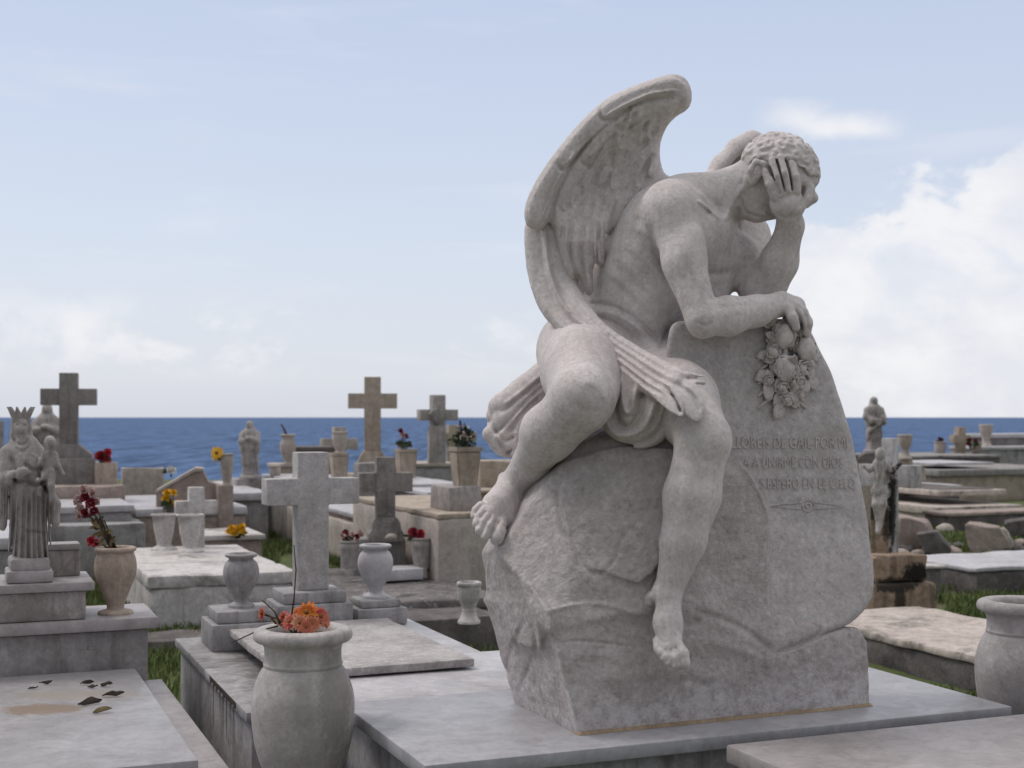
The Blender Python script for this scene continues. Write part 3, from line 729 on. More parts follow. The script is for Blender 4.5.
figure = sculpt(v, 'body', M['angel'], root, Y0, 1); del v

# ---- cropped curly hair over the skull
v = Vol((726, 120, -52), (836, 196, 50), .9)
v.ell((780, 170, -2), (36.6, 39.4, 33.6), ((.48, -.87, 0), (.87, .48, .1), (-.087, -.048, .987)), 0)
r2 = np.random.default_rng(5)
A = np.array([(.48, -.87, 0), (.87, .48, .1), (-.087, -.048, .987)], float); A /= np.linalg.norm(A, axis=1, keepdims=True)
done = []
for i in range(900):
    n_ = r2.normal(size=3); n_ /= np.linalg.norm(n_); n_[0] = abs(n_[0]) - .15; n_ /= np.linalg.norm(n_)
    p = np.array((780, 170, -2)) + A.T @ (n_ * (36.8, 39.6, 34)); nw = A.T @ (n_ / (36.8, 39.6, 34)); nw /= np.linalg.norm(nw)
    if any(np.linalg.norm(p - q_) < 9.0 for q_ in done): continue
    done.append(p); u = np.cross(nw, (.3, .9, .2)); u /= np.linalg.norm(u); w = np.cross(nw, u)
    R = r2.uniform(4.6, 6.2); a0 = r2.uniform(0, 6.28); tr = r2.uniform(4.2, 6.6) * r2.choice((-1, 1)); pts = []
    for k in range(11):
        t = k / 10; a = a0 + tr * t; rr = R * (1 - .62 * t)
        pts.append((*(p + rr * (math.cos(a) * u + math.sin(a) * w) + nw * (-.3 + .8 * t)), 1.9 - .4 * t))
    v.chain(pts, 1.2)
X, Y, Z = np.meshgrid(*v.ax, indexing='ij', sparse=True)
# hair line: behind the ear, over the temple, above the brow
hl = np.interp(X, [726, 740, 747, 756, 766, 780, 797, 810, 836], [170, 172, 168, 158, 160, 158, 163, 176, 184]).astype(np.float32)
v.F = np.maximum(v.F, (Y - hl - 1.5 * np.sin(X * .6)) * .8)
sculpt(v, 'hair', M['angel'], figure, Y0, 16); del v

# ---- near wing: raised layered feathers
def wing_relief(xs, ys, feathers):
    """height map of overlapping feathers: (pts, width, level, H)"""
    Xg, Yg = np.meshgrid(xs, ys, indexing='ij'); H = np.zeros(Xg.shape)
    for pts, W, lvl, hh in feathers:
        P = cr(pts, 6, False); best = np.full(Xg.shape, 1e9); tt = np.zeros(Xg.shape); n = len(P) - 1
        for i in range(n):
            a, b = P[i], P[i + 1]; ab = b - a; t = np.clip(((Xg - a[0]) * ab[0] + (Yg - a[1]) * ab[1]) / (ab @ ab), 0, 1)
            d = np.hypot(Xg - a[0] - t * ab[0], Yg - a[1] - t * ab[1]); m = d < best
            best = np.where(m, d, best); tt = np.where(m, (i + t) / n, tt)
        Wt = W * (.55 + .45 * np.minimum(1, tt * 2.2)) ; q = np.clip(best / Wt, 0, 1)
        prof = np.sqrt(1 - q ** 2) * hh + .9 * np.exp(-(best / 1.6) ** 2) * (q < 1) + .35 * np.cos(best * 1.7 + tt * 50) * (q < .9)
        lift = lvl + prof * (.45 + .55 * tt)
        H = np.where(q < 1, np.maximum(H, lift * np.clip((1 - q) * 9, 0, 1)), H)
    return H
wp = cr([(673,182),(664,172),(660,156),(661,142),(666,129),(676,117),(688,109),(692,97),(689,83),(680,75),(666,75),(648,80.5),(629,87.5),(609,97),(585,117),(563,142),(544,168),(530,192),(524.5,210),
         (526,224),(533,231),(543,231),(551,226),(555,242),(560,262),(570,280),(575,281),(579,278),(586,294),(591,295),(594,287),(593,271),(598,266),(604,266),(607,256),(606,240),(614,234),(640,230),(656,212)], 4)
v = Vol((516, 66, -40), (700, 302, 80), 1.25)
e = poly_dist(wp, v.ax[0], v.ax[1])
rim = np.array([(692,97),(680,75),(648,80.5),(609,97),(563,142),(530,192),(524,215)], float)
Xg, Yg = np.meshgrid(v.ax[0], v.ax[1], indexing='ij'); rimd = np.full(Xg.shape, 1e9)
for a, b in zip(rim[:-1], rim[1:]):
    ab = b - a; t = np.clip(((Xg - a[0]) * ab[0] + (Yg - a[1]) * ab[1]) / (ab @ ab), 0, 1); rimd = np.minimum(rimd, np.hypot(Xg - a[0] - t * ab[0], Yg - a[1] - t * ab[1]))
s_ = np.clip(rimd / 62, 0, 1); dm = -2 + 30 * s_ * s_ * (3 - 2 * s_)
dm = dm - 27 * np.clip((Yg - 205) / 36, 0, 1) * np.clip((612 - Xg) / 8, 0, 1) * np.clip((Xg - 552) / 14, 0, 1)
fe = [([(690,100),(664,88),(636,100),(606,117)], 17, 2.6, 2.6), ([(640,92),(612,108),(586,134),(563,165)], 15, 2.4, 2.6), ([(596,120),(572,144),(550,180),(538,224)], 16, 2.2, 3.0),
      ([(672,104),(650,108),(630,122)], 11, 4, 2.6), ([(632,112),(610,130),(590,156)], 10, 4, 2.6), ([(592,146),(576,172),(563,206)], 10, 3.6, 2.6), ([(575,165),(560,195),(556,226)], 9, 3.2, 2.6)]
# soft inner coverts
r3 = np.random.default_rng(12)
for row, (yy, n) in enumerate([(96, 4), (112, 5), (128, 6), (146, 6), (164, 7), (182, 6), (200, 6)]):
    for k in range(n):
        x0 = {0: 640, 1: 626, 2: 612, 3: 600, 4: 588, 5: 580, 6: 574}[row] + k * (11 if row < 5 else 12) + r3.uniform(-3, 3); y0_ = yy + r3.uniform(-4, 4) - k * 2
        dx, dy = -8 - r3.uniform(0, 8) + k * .9, 20 + r3.uniform(0, 12)
        fe.append(([(x0, y0_), (x0 + dx * .4, y0_ + dy * .5), (x0 + dx, y0_ + dy)], r3.uniform(5.5, 8), 1.0 + .12 * (7 - row), r3.uniform(1.4, 2.4)))
fe += [([(612,205),(606,235),(604,262)], 7, 3.2, 3.0), ([(598,205),(590,240),(592,284)], 7, 3.0, 3.0), ([(588,205),(580,245),(587,292)], 7, 3.6, 3.0), ([(576,205),(569,240),(577,283)], 7.5, 4.0, 3.0), ([(566,205),(560,235),(565,266)], 7, 3.4, 3.0),
       ([(624,200),(616,218),(607,238)], 7, 2.4, 2.6)]
Hm = wing_relief(v.ax[0], v.ax[1], fe)
Hm += .6 * lattice_noise(v.ax[0], v.ax[1], np.zeros(1, np.float32), 14, 21)[:, :, 0]
ed = np.clip(e / 15, 0, 1); T = 8.5 * np.sqrt(np.clip(1 - (1 - ed) ** 2, 0, 1))
front = dm - T - Hm * np.clip(e / 5, 0, 1); back = dm + T * .9
Zg = v.ax[2][None, None, :]
v.F = np.maximum(np.maximum(front[:, :, None] - Zg, Zg - back[:, :, None]) * .8, -e[:, :, None]).astype(np.float32)
v.cap((658, 214, 26), (640, 236, 30), 22, 16, 12)
v.cap((572, 258, 34), (592, 300, 40), 12, 13, 8)
WD = (-40, 60)
for c_, r_, dp in (([(672,98),(648,100),(624,110),(609,120),(601,118),(601,108)], 2.0, 3.6), ([(636,106),(612,120),(590,140),(571,163),(563,170),(557,163)], 2.0, 3.6), ([(590,140),(572,164),(556,196),(550,222),(541,232),(530,228)], 2.2, 3.6),
                   ([(660,112),(636,122),(624,132),(616,126)], 2, 2.6), ([(622,130),(602,146),(588,166),(580,160)], 2, 2.6), ([(590,166),(576,188),(566,212),(558,206)], 2, 2.8), ([(668,122),(650,134),(640,152)], 3, 2), ([(646,140),(628,160),(612,186)], 3, 2.2), ([(614,150),(598,172),(588,196)], 2.6, 2.4)):
    v.line(c_, r_, dp, WD)
for c_ in ([(676,90),(650,94),(622,106),(606,116)], [(622,112),(596,132),(566,164)], [(576,150),(556,184),(540,224)], [(640,114),(624,126)], [(606,138),(590,158)]): v.line(c_, 1.3, -3.0, WD)
for c_ in ([(598,222),(600,244),(603,263)], [(593,226),(592,252),(597,270),(594,284)], [(584,222),(581,256),(588,292)], [(572,224),(570,254),(580,286)], [(563,226),(562,248),(570,274)], [(604,220),(606,238),(606,256)]): v.line(c_, 1.8, 3.8, WD)
for c_ in ([(588,222),(587,256),(591,288)], [(578,222),(576,254),(584,286)], [(567,226),(566,250),(574,276)], [(601,220),(603,240),(604,258)]): v.line(c_, 1.6, -2.2, WD)
for i in range(64):
    x_ = r3.uniform(572, 656); y_ = r3.uniform(104, 206)
    if x_ < 690 - y_ * .62: continue
    v.line([(x_, y_), (x_ - r3.uniform(2, 5), y_ + 7), (x_ - r3.uniform(3, 9), y_ + r3.uniform(13, 20))], r3.uniform(1.5, 2.2), r3.uniform(1.5, 2.8) * r3.choice((-1, 1)), WD)
sculpt(v, 'wing', M['angel'], root, Y0, 1); del v
# ---- far wing, mostly behind the head
v = Vol((680, 112, 40), (800, 268, 258), 1.5)
v.chain([(700, 216, 62, 18), (711, 188, 84, 13), (724, 167.5, 100, 12.5), (739, 151, 110, 12), (752, 143.5, 116, 11.5), (765, 152, 120, 12)], 8)
v.chain([(700, 216, 110, 14), (712, 189, 128, 11), (725, 168.5, 142, 10.5), (740, 152, 150, 10), (753, 144.5, 154, 9.5), (766, 153, 156, 10)], 8); v.chain([(718, 188, 116, 10), (740, 153, 132, 9.5), (753, 145, 138, 9)], 8)
for q_ in (24, 48, 72): v.chain([(702, 214, 118 + q_, 13), (713, 190, 128 + q_, 10.5), (726, 169.5, 142 + q_, 10), (741, 153, 150 + q_, 9.5), (754, 146, 154 + q_, 9), (766, 154, 156 + q_, 9)], 8)
v.cap((768, 156, 230), (776, 200, 232), 10, 10, 6, ((0, 0, 1), 1.6)); v.cap((750, 160, 232), (754, 230, 234), 14, 10, 6, ((0, 0, 1), 1.8)); v.cap((732, 180, 230), (738, 240, 232), 13, 10, 6, ((0, 0, 1), 1.8)); v.cap((718, 200, 220), (728, 240, 224), 12, 10, 6)
v.line([(712,186),(720,178),(731,168),(742,157),(752,152)], 4.5, 14, (40, 225), False)
sculpt(v, 'wing', M['angel'], root, Y0, 1); del v

# ---- long trailing plume turning into the cloth over the lap
v = Vol((474, 212, -190), (722, 480, 80), 1.3)
# cloth hanging between the knees in U folds
v.hull([(604,346,-70),(640,358,-104),(668,378,-128),(686,400,-126),(678,432,-112),(656,450,-108),(622,451,-112),(598,438,-100),(590,412,-80),(640,400,-40),(640,444,-50)], 10, 6)
for U, dp, r in (([(618,360),(614,394),(618,421),(629,427),(639,414),(644,392),(650,376)], 6, 3.6), ([(598,424),(612,439),(632,444),(654,436),(664,418),(668,398)], 3.6, 3.0), ([(640,398),(647,390),(657,394),(656,416),(647,429)], 3.4, 2.6)):
    v.line(U, r, dp, (-200, -30))
for U, dp, r in (([(610,350),(605,392),(608,427),(624,436),(644,428),(655,404),(660,384)], -4.5, 2.8), ([(622,364),(622,394),(625,411),(631,411),(635,394),(640,376)], -4, 2.4), ([(604,344),(616,366),(620,384)], -3, 2.2)):
    v.line(U, r, dp, (-200, -30))
rib = cr([(543,222,18,15),(545,240,14,18),(549,270,6,19.5),(560,300,-10,20),(577,321,-32,17.5),(598,338,-56,14),(628,359,-86,15),(654,377,-116,18),(674,388,-142,18)], 5, False)
tang = np.gradient(rib[:, :2], axis=0); tang /= np.linalg.norm(tang, axis=1, keepdims=True); nor = np.stack([-tang[:, 1], tang[:, 0]], 1)
for lane, q in enumerate((-.74, -.38, 0, .38, .74)):
    pts = []
    for i, (x, y, d, hw) in enumerate(rib):
        t = i / (len(rib) - 1); fold = max(0, (t - .45) / .55)
        lift = (-2.5 if lane in (1, 3) else 1.5) * fold - (1.2 if lane == 2 and t < .6 else 0)
        pts.append((x + nor[i, 0] * hw * q, y + nor[i, 1] * hw * q, d + lift + 4 * abs(q), hw * (.30 - .05 * fold)))
    v.chain(pts, 5.5 if lane in (0, 2, 4) else 5)
v.chain([(x - .1 * nx, y, d - hw * .30, 1.3) for (x, y, d, hw), (nx, ny) in list(zip(rib, nor))[:26]], 1.5)   # shaft of the plume
# loose end spread in flat tongues over the far knee
v.hull([(652,368,-118),(680,372,-136),(700,384,-148),(708,402,-158),(708,417,-163),(698,425,-165),(688,420,-166),(672,392,-156),(660,380,-130),(690,400,-140)], 2.5, 2)
v.hull([(640,378,-120),(664,384,-146),(680,394,-160),(687,410,-169),(684,421,-170),(674,417,-166),(660,403,-152),(640,388,-124),(668,400,-140)], 2.5, 1.5)
v.hull([(668,369,-124),(688,369,-138),(704,373,-146),(709,379,-147),(707,387,-146),(696,385,-146),(676,380,-136),(690,380,-128)], 2.5, 1.5)
# bunched cloth hanging behind the near leg
v.ell((532, 404, 20), (30, 30, 34), ((.75, -.66, 0), (.66, .75, 0), (0, 0, 1)), 8)
v.ell((508, 432, 16), (22, 26, 30), None, 10)
for pts in ([(554,366,20,14),(528,388,0,14),(502,407,-6,13),(496,416,-4,10)], [(548,384,4,11),(524,402,-8,12),(505,420,-12,12),(497,432,-8,9)], [(540,396,-4,9),(519,418,-14,10),(505,436,-16,11),(500,446,-8,8)],
            [(532,408,-8,7),(520,424,-18,7),(513,444,-20,8),(515,452,-14,6)], [(522,418,-18,5),(517,436,-24,5),(514,452,-24,5)]): v.chain(pts, 3.2)
v.cap((490, 434, -10), (504, 450, -14), 8, 7, 5)
X, Y, Z = [a.astype(np.float32) for a in v.ax]
v.F += .3 * lattice_noise(X, Y, Z, 8, 31)
rb = rib[:, :2]; hw = rib[:, 3:4]; n_ = len(rb)
v.line(rb[:26:2] + nor[:26:2] * hw[:26:2] * -.02, 1.5, -2.6, (-190, 30)); v.line(rb[:26:2] + nor[:26:2] * hw[:26:2] * .22, 2.4, 1.6, (-190, 30)); v.line(rb[:26:2] - nor[:26:2] * hw[:26:2] * .24, 2.4, 1.6, (-190, 30))
for q, a_, dp in ((-.55, 20, 1.2), (-.12, 21, 1.6), (.28, 18, 1.7), (.62, 24, 1.2)): v.line((rb + nor * hw * q)[a_::3], 2.3, dp, (-190, 20))
for q, a_, dp in ((-.42, 20, -1.6), (0, 22, -1.6), (.42, 19, -1.8), (.8, 14, -1.4), (-.8, 14, -1.2)): v.line((rb + nor * hw * q)[a_::3], 1.7, dp, (-190, 20))
v.line([(676,384),(692,396),(700,412)], 2.4, 2.2, (-190, -100)); v.line([(662,388),(674,398),(681,414)], 2.2, 2.0, (-190, -100)); v.line([(686,378),(696,378),(706,380)], 1.5, 2.4, (-190, -90)); v.line([(684,384),(698,398),(704,414)], 1.8, -1.4, (-190, -100))
for a_ in ([(550,372),(526,392),(503,411)], [(548,382),(526,402),(504,426),(498,432)], [(540,396),(522,414),(508,434)], [(494,428),(504,440),(515,436)], [(497,440),(506,452),(514,448)]): v.line(a_, 2.0, 3.6, (-80, 60))
for a_ in ([(552,367),(526,388),(502,406)], [(544,388),(524,407),(503,430)]): v.line(a_, 2.2, -2.0, (-80, 60))
sculpt(v, 'drapery', M['angel'], root, Y0, 1); del v

# ---- carved roses and leaves hung over the slab
gar = None
def on(x, y, l): return warp([(x, y, stele_d(x, y) - l)], Y0)[0]
gx = on(810, 360, 0) - on(790, 360, 0); gx /= np.linalg.norm(gx); gy = on(800, 340, 0) - on(800, 360, 0); gy /= np.linalg.norm(gy); gn = np.cross(gx, gy); gn = gn * (-1 if gn[1] > 0 else 1)
PX = Y0 / F
spV, spF = join_VF([tube_VF([on(778, 322, 4), on(782, 345, 7), on(786, 370, 7), on(782, 400, 3), on(776, 416, 1)], 7 * PX, 3 * PX, 8)] +
                   [tube_VF([on(782, 345 + 12 * k, 5), on(782 + 14 * s, 352 + 12 * k, 2), on(782 + 24 * s, 360 + 12 * k, 1)], 2 * PX, 1.2 * PX, 6) for k in range(5) for s in (-1, 1)])
gar = obj('garland', spV, spF, M['flower_marble'], root)
def mrose(x, y, R, l, nx=0, ny=0):
    x, y, R = 791 + (x - 790) * .9, 318 + (y - 318) * .93, R * .95
    c = on(x, y, l); n = gn + gx * nx + gy * ny; u, w, n = basis(n); ps = [blob_VF(c + n * R * PX * .3, R * PX * .42, int(x + y), 7)]
    for i in range(11):
        t = i / 10; a = i * 2.4; d = math.cos(a) * u + math.sin(a) * w
        ps.append(petal_VF(c + d * R * PX * .12 - n * R * PX * .1, n, d, R * PX * (.45 + .6 * t) * random.uniform(.75, 1.15), R * PX * (.75 + .45 * t) * random.uniform(.7, 1.1), R * PX * (.85 - .6 * t) * random.uniform(.7, 1.3), R * PX * (.1 - .5 * t) * random.uniform(.2, 1.6), 5))
    V, Fs = join_VF(ps); o = obj('rose', V, Fs, M['flower_marble'], gar)
    s = o.modifiers.new('t', 'SOLIDIFY'); s.thickness = .0035; s.offset = 0; return o
for a in ((781, 337, 15, 13, -.3, -.1), (788, 322, 11, 12, .2, .5), (800, 334, 10, 11, .4, .1), (805, 352, 14, 11, .4, -.2), (784, 372, 17, 14, -.1, -.1), (770, 356, 11, 8, -.5, .1),
          (798, 372, 12, 10, .4, -.2), (778, 391, 11, 8, -.1, -.5), (766, 320, 9, 9, -.5, .2), (773, 373, 9, 8, -.6, -.1), (796, 384, 11, 9, .2, -.6), (794, 347, 9, 6, .1, 0), (771, 342, 9, 7, -.4, 0), (790, 386, 10, 10, .1, -.5), (765, 384, 8, 6, -.5, -.3), (808, 366, 9, 8, .5, 0), (799, 400, 8, 6, .2, -.6), (784, 404, 9, 6, 0, -.6), (776, 330, 8, 12, -.3, .4)): mrose(*a)
for k_, (x, y) in enumerate(((784, 336), (806, 350), (784, 368))):
    bV, bF = blob_VF(on(x, y, 17), 9.5 * PX, 40 + k_, 8, 1.25); obj('bud', bV, bF, M['flower_marble'], gar)
def mleaf(x, y, ang, L, W, l=2):
    x, y, L, W = 791 + (x - 790) * .9 + random.uniform(-3, 3), 318 + (y - 318) * .92 + random.uniform(-3, 3), L * random.uniform(.8, 1.05), W * random.uniform(.75, 1.0); ang += random.uniform(-.7, .7)
    d = math.cos(ang) * gx + math.sin(ang) * gy
    V, Fs = leaf_VF(on(x, y, l), d, gn, L * PX, W * PX, .25); o = obj('leaf', V, Fs, M['flower_marble'], gar)
    s = o.modifiers.new('t', 'SOLIDIFY'); s.thickness = .005; s.offset = 0
for a in ((766,331,3.0,20,12,6), (762,357,2.6,16,11), (764,379,2.9,17,13), (765,386,-2.1,21,13), (780,398,-2.6,22,13), (778,408,-2.0,20,13), (794,384,-1.75,24,15,5), (803,384,-1.2,22,15,4), (808,368,-.5,18,13), (812,378,-.9,20,14),
          (810,362,.3,14,10), (772,340,2.4,15,11,7), (772,362,-2.5,14,10,6), (786,404,-1.5,18,12), (760,368,2.2,12,9), (790,316,.9,14,10,8), (776,318,2.0,14,10,8)): mleaf(*a)
# thin tan bed of mortar under the rock
def ring(z, o): return [E(1.532 - o, 3.301 - o, z), E(2.471 + o, 3.315 - o, z), E(2.471 + o, 3.76, z), E(1.55 - o, 3.76, z)]
ps_ = ring(TOPZ + .0005, .009) + ring(TOPZ + .009, .002)
obj('mortar_bed', ps_, [(4, 5, 6, 7)] + [(i, (i + 1) % 4, 4 + (i + 1) % 4, 4 + i) for i in range(4)], M['mortar'], root, False)
# ================================================================ THE GRAVEYARD
def g1(lo, hi): return lo, hi
def tomb(label, cat='tomb', name='tomb', o=(0, 0, 0), group=None): return thing(name, label, cat, o, group)
# ---- the tomb the angel stands on
t = tomb('wide low tomb of bluish white marble slabs carrying the angel statue', o=E(1.95, 3.5, 0))
block('cover_slab', GRID, (1.045, 3.155, .712), (2.86, 3.938, .75), M['slab'], t, .005)
block('cover_slab', GRID, (1.05, 3.942, .71), (2.86, 4.62, .749), M['slab_white'], t, .005)
block('base', GRID, (1.10, 3.20, .30), (2.80, 4.60, .708), M['greymarble'], t, .006)
block('step', GRID, (.98, 3.10, 0), (2.92, 4.66, .297), M['greystone'], t, .01)
# ---- long grey tomb behind it with the white cross at its head
t = tomb('long grey marble tomb running back to the pale cross, black drips down its side', o=E(1.3, 4.9, 0))
block('side_wall', GRID, (.82, 4.16, 0), (1.74, 5.62, .665), M['greymarble'], t, .006, seed=3)
block('rim', GRID, (.80, 4.14, .668), (1.06, 4.92, .70), M['greymarble'], t, .005); block('rim', GRID, (.80, 4.925, .668), (1.06, 5.64, .70), M['greymarble'], t, .005)
block('cover_slab', GRID, (1.05, 4.63, .66), (1.75, 5.5, .748), M['slab_white'], t, .006)
block('cover_slab', GRID, (1.055, 4.3, .668), (1.745, 4.626, .747), M['slab_white'], t, .006)
dr = [(4.30, .699)]
for k in range(46):
    z_ = .685 - .012 * random.random() - (random.choice((.02, .05, .09, .13)) if k % 6 == 3 else 0); dr += [(4.302 + .0105 * k, z_), (4.307 + .0105 * k, z_ + .004)]
dr.append((4.79, .699))
obj('drip_stain', GRID.w([(.7985, y, z) for y, z in dr]), [tuple(range(len(dr)))], M['deadleaf'], t, False)
t = tomb('loose thin speckled marble slab lying on the grey tomb in front of the pale cross', 'slab', 'loose_slab', E(1.3, 4.8, .76))
block('slab', GRID, (.95, 4.30, .757), (1.60, 5.30, .785), M['slab_speckled'], t, .006, .003, .09, 4, chip=.012)
def pedestal(label, e1, e2, w, d, z0, h, mat, group=None):
    t = thing('pedestal', label, 'pedestal', E(e1, e2, z0), group)
    block('block', GRID, (e1 - w/2, e2 - d/2, z0), (e1 + w/2, e2 + d/2, z0 + h * .68), mat, t, .006)
    block('cap', GRID, (e1 - w/2 + .02, e2 - d/2 + .02, z0 + h * .68), (e1 + w/2 - .02, e2 + d/2 - .02, z0 + h), mat, t, .01); return t
pedestal('square grey marble pedestal at the left corner of the grey tomb', 1.02, 5.38, .27, .27, .70, .15, M['greymarble'])
pedestal('stepped grey marble pedestal under the big pale cross', 1.31, 5.45, .30, .26, .75, .15, M['greymarble'])
pedestal('grey marble pedestal right of the big pale cross', 1.59, 5.45, .21, .22, .75, .10, M['greymarble'])
def cross(label, px, py0, py1, w, aw, ay, tk, th, Y, mat, deg=22, name='cross', ta=None, foot=None, cat='cross', group=None, thick=None):
    """cross standing at photo column px, from foot row py0 up to row py1; widths in px at distance Y"""
    s = Y / F; c = at(px, py0, Y); t = thing(name, label, cat, c, group); fr = Frame(c, deg)
    cd = math.cos(math.radians(deg)); h = (py0 - py1) * s
    poly = cross_poly(w, h, aw * s / cd, (py0 - ay) * s, tk * s / cd, (ta or tk) * s)
    prism('arms', poly, -(thick or tk * s * .45), (thick or tk * s * .45), fr, mat, t, .006)
    if foot:
        fw, fh = foot[0] * s / cd, foot[1] * s; tw = tk * s / cd; q = thick or tk * s * .45
        prism('foot', [(-fw/2, -.002), (fw/2, -.002), (fw/2, fh * .35), (fw*.42, fh * .5), (tw*.75, fh * .8), (tw*.56, fh), (-tw*.56, fh), (-tw*.75, fh * .8), (-fw*.42, fh * .5), (-fw/2, fh * .35)], -q * 1.3, q * 1.3, fr, mat, t, .008)
    return t
bc = E(1.31, 5.45, .90); bY = bc[1]; bpx = 512 + bc[0] * F / bY; cby = HY - (bc[2] - CAMZ) * F / bY
cross('big plain pale marble cross on a stepped pedestal behind the orange flowers', 310.5, cby, 452, 0, 87, 491, 29, 0, bY, M['whitecross'], ta=26)
# ---- urns
P_BIG = {'body': [(.12, .05), (.125, .06), (.16, .16), (.245, .36), (.268, .55), (.265, .66), (.225, .77), (.20, .80)], 'rim': [(.198, .795), (.205, .81), (.205, .818), (.198, .825), (.198, .90), (.21, .92), (.25, .935), (.258, .96), (.25, .985), (.23, .998), (.19, 1.0), (.165, .985), (.15, .93)],
         'foot': [(.17, 0), (.17, .04), (.15, .05), (.12, .055), (.12, .07)], 'soil': (.16, .955)}
P_SMALL = {'body': [(.13, .10), (.12, .14), (.17, .24), (.30, .46), (.335, .64), (.30, .80), (.22, .88)], 'rim': [(.215, .875), (.22, .90), (.29, .93), (.30, .96), (.28, .985), (.22, .99), (.19, .95)], 'foot': [(.24, 0), (.24, .05), (.20, .07), (.13, .10), (.13, .12)], 'soil': (.2, .955)}
P_VASE = {'body': [(.20, .10), (.19, .16), (.22, .30), (.28, .6), (.30, .82), (.31, .9)], 'rim': [(.305, .895), (.34, .92), (.365, .96), (.36, .985), (.31, .99), (.28, .95)], 'foot': [(.36, 0), (.36, .03), (.30, .07), (.22, .10), (.20, .12)], 'soil': (.29, .94)}
P_GOBLET = {'body': [(.17, .30), (.16, .36), (.2, .48), (.26, .62), (.285, .8), (.28, .88)], 'rim': [(.28, .875), (.30, .9), (.30, .95), (.28, .985), (.22, .985), (.2, .93)], 'foot': [(.27, 0), (.27, .05), (.25, .08), (.2, .16), (.165, .26), (.165, .32)], 'soil': (.24, .93)}
P_TAN = {'body': [(.14, .05), (.12, .08), (.125, .14), (.20, .33), (.285, .54), (.305, .68), (.29, .8), (.255, .9)], 'rim': [(.25, .895), (.29, .92), (.30, .945), (.285, .975), (.23, .98), (.2, .93)], 'foot': [(.25, 0), (.25, .04), (.2, .055), (.14, .07)], 'soil': (.21, .94)}
P_FLARE = {'body': [(.20, .05), (.2, .07), (.2, .12), (.30, .36), (.335, .56), (.335, .72), (.32, .84), (.335, .90)], 'rim': [(.33, .895), (.37, .915), (.38, .94), (.365, .965), (.31, .97), (.28, .92)], 'foot': [(.30, 0), (.30, .035), (.23, .05), (.2, .07)], 'soil': (.29, .93)}
t = tomb('grey stone plinth on the ground under the large flower urn', 'plinth', 'plinth', E(.88, 3.74, 0)); block('block', GRID, (.62, 3.45, 0), (.96, 4.05, .475), M['greystone'], t, .008)
u1 = at(303, 627, 3.8); H1 = u1[2] - .475
ob = urn('large pale marble urn holding orange and coral flowers, in front of the grey tomb', (u1[0], u1[1], .475), H1, P_BIG, M['urn'])
k_ = at(1021.5, 590, 4.37)
t = tomb('grey stone plinth on the ground behind the right corner of the angel tomb', 'plinth', 'plinth', (k_[0], k_[1], 0)); block('block', Frame((k_[0], k_[1], 0)), (-.22, -.22, 0), (.22, .22, .475), M['greystone'], t, .008)
def copy_tree(o, loc, label):
    r = o.copy(); COL.objects.link(r); r.location = [float(v) for v in loc]; r['label'] = label
    for c in o.children:
        d = c.copy(); COL.objects.link(d); d.parent = r
    return r
copy_tree(ob, (k_[0], k_[1], .475), 'large empty pale marble urn cut by the right edge of the photo')
def urn_px(label, px, y0, y1, Y, prof, mat, group=None, z=None, **kw):
    c = at(px, y0, Y)
    if z is not None: c[2] = z
    return urn(label, c, (y0 - y1) * Y / F, prof, mat, group, **kw)
c = E(1.02, 5.38, .85); Yc = c[1]; urn('small grey marble urn on the left pedestal of the grey tomb', c, .215, P_SMALL, M['greymarble'])
c = E(1.59, 5.45, .85); urn('small white marble urn on the pedestal right of the big pale cross', c, .225, P_SMALL, M['slab_white'])
# orange flowers in the large urn
rt = np.array([u1[0], u1[1], u1[2]])
t = thing('bouquet', 'orange, coral and peach artificial flowers sticking out of the large urn', 'flowers', rt)
px = 3.8 / F
def fpos(x, y, d=0): return at(x, y, 3.8 + d)
for x, y, d, R, mt, n in ((307, 613, -.03, 13, 'orange', (-.1, -.8, .5)), (320, 617, -.02, 12, 'coral', (.5, -.7, .5)), (290, 622, -.05, 10, 'coral', (-.4, -.8, .5)), (300, 623, -.07, 10, 'peach', (0, -.9, .4)), (312, 624, -.06, 10, 'peach', (.3, -.9, .3)),
                          (283, 617, .0, 8, 'coral', (-.6, -.5, .5)), (298, 612, .04, 9, 'peach', (0, -.4, .9)), (324, 622, .02, 9, 'peach', (.6, -.4, .5)), (262, 614, -.02, 8, 'coral', (-.8, -.5, .2)), (306, 627, -.09, 8, 'coral', (0, -1, .2))):
    f = daisy(t, fpos(x, y, d), n, R * px, M[mt], 3, 15)
    b0 = np.array([u1[0] + random.uniform(-.03, .03), u1[1] + random.uniform(-.02, .02), u1[2] - .02]); p1 = fpos(x, y, d)
    V, Fs = tube_VF([b0, (b0 + p1) / 2 + (0, 0, .015), p1], .0025); obj('stem', V, Fs, M['stem'], t)
for a in range(9):
    b0 = np.array([u1[0] + random.uniform(-.05, .05), u1[1] - .02 + random.uniform(-.04, .02), u1[2] - .005]); ang = random.uniform(0, 6.28)
    V, Fs = leaf_VF(b0, (math.cos(ang), math.sin(ang) * .6, .55), (0, -.5, 1), .05, .018); obj('leaf', V, Fs, M['dryleaf'], t)
t = thing('dried_stalks', 'bare brown dried stalks leaning out of the large urn', 'stalks', rt)
for pts in ([(290,626),(294,600),(296,570),(294,545)], [(280,624),(275,612),(262,600)], [(278,626),(255,632),(231,643)], [(276,624),(270,616),(263,613)]):
    V, Fs = tube_VF([fpos(x, y, -.02) for x, y in pts], .0028, .0016); obj('stalk', V, Fs, M['stem'], t)
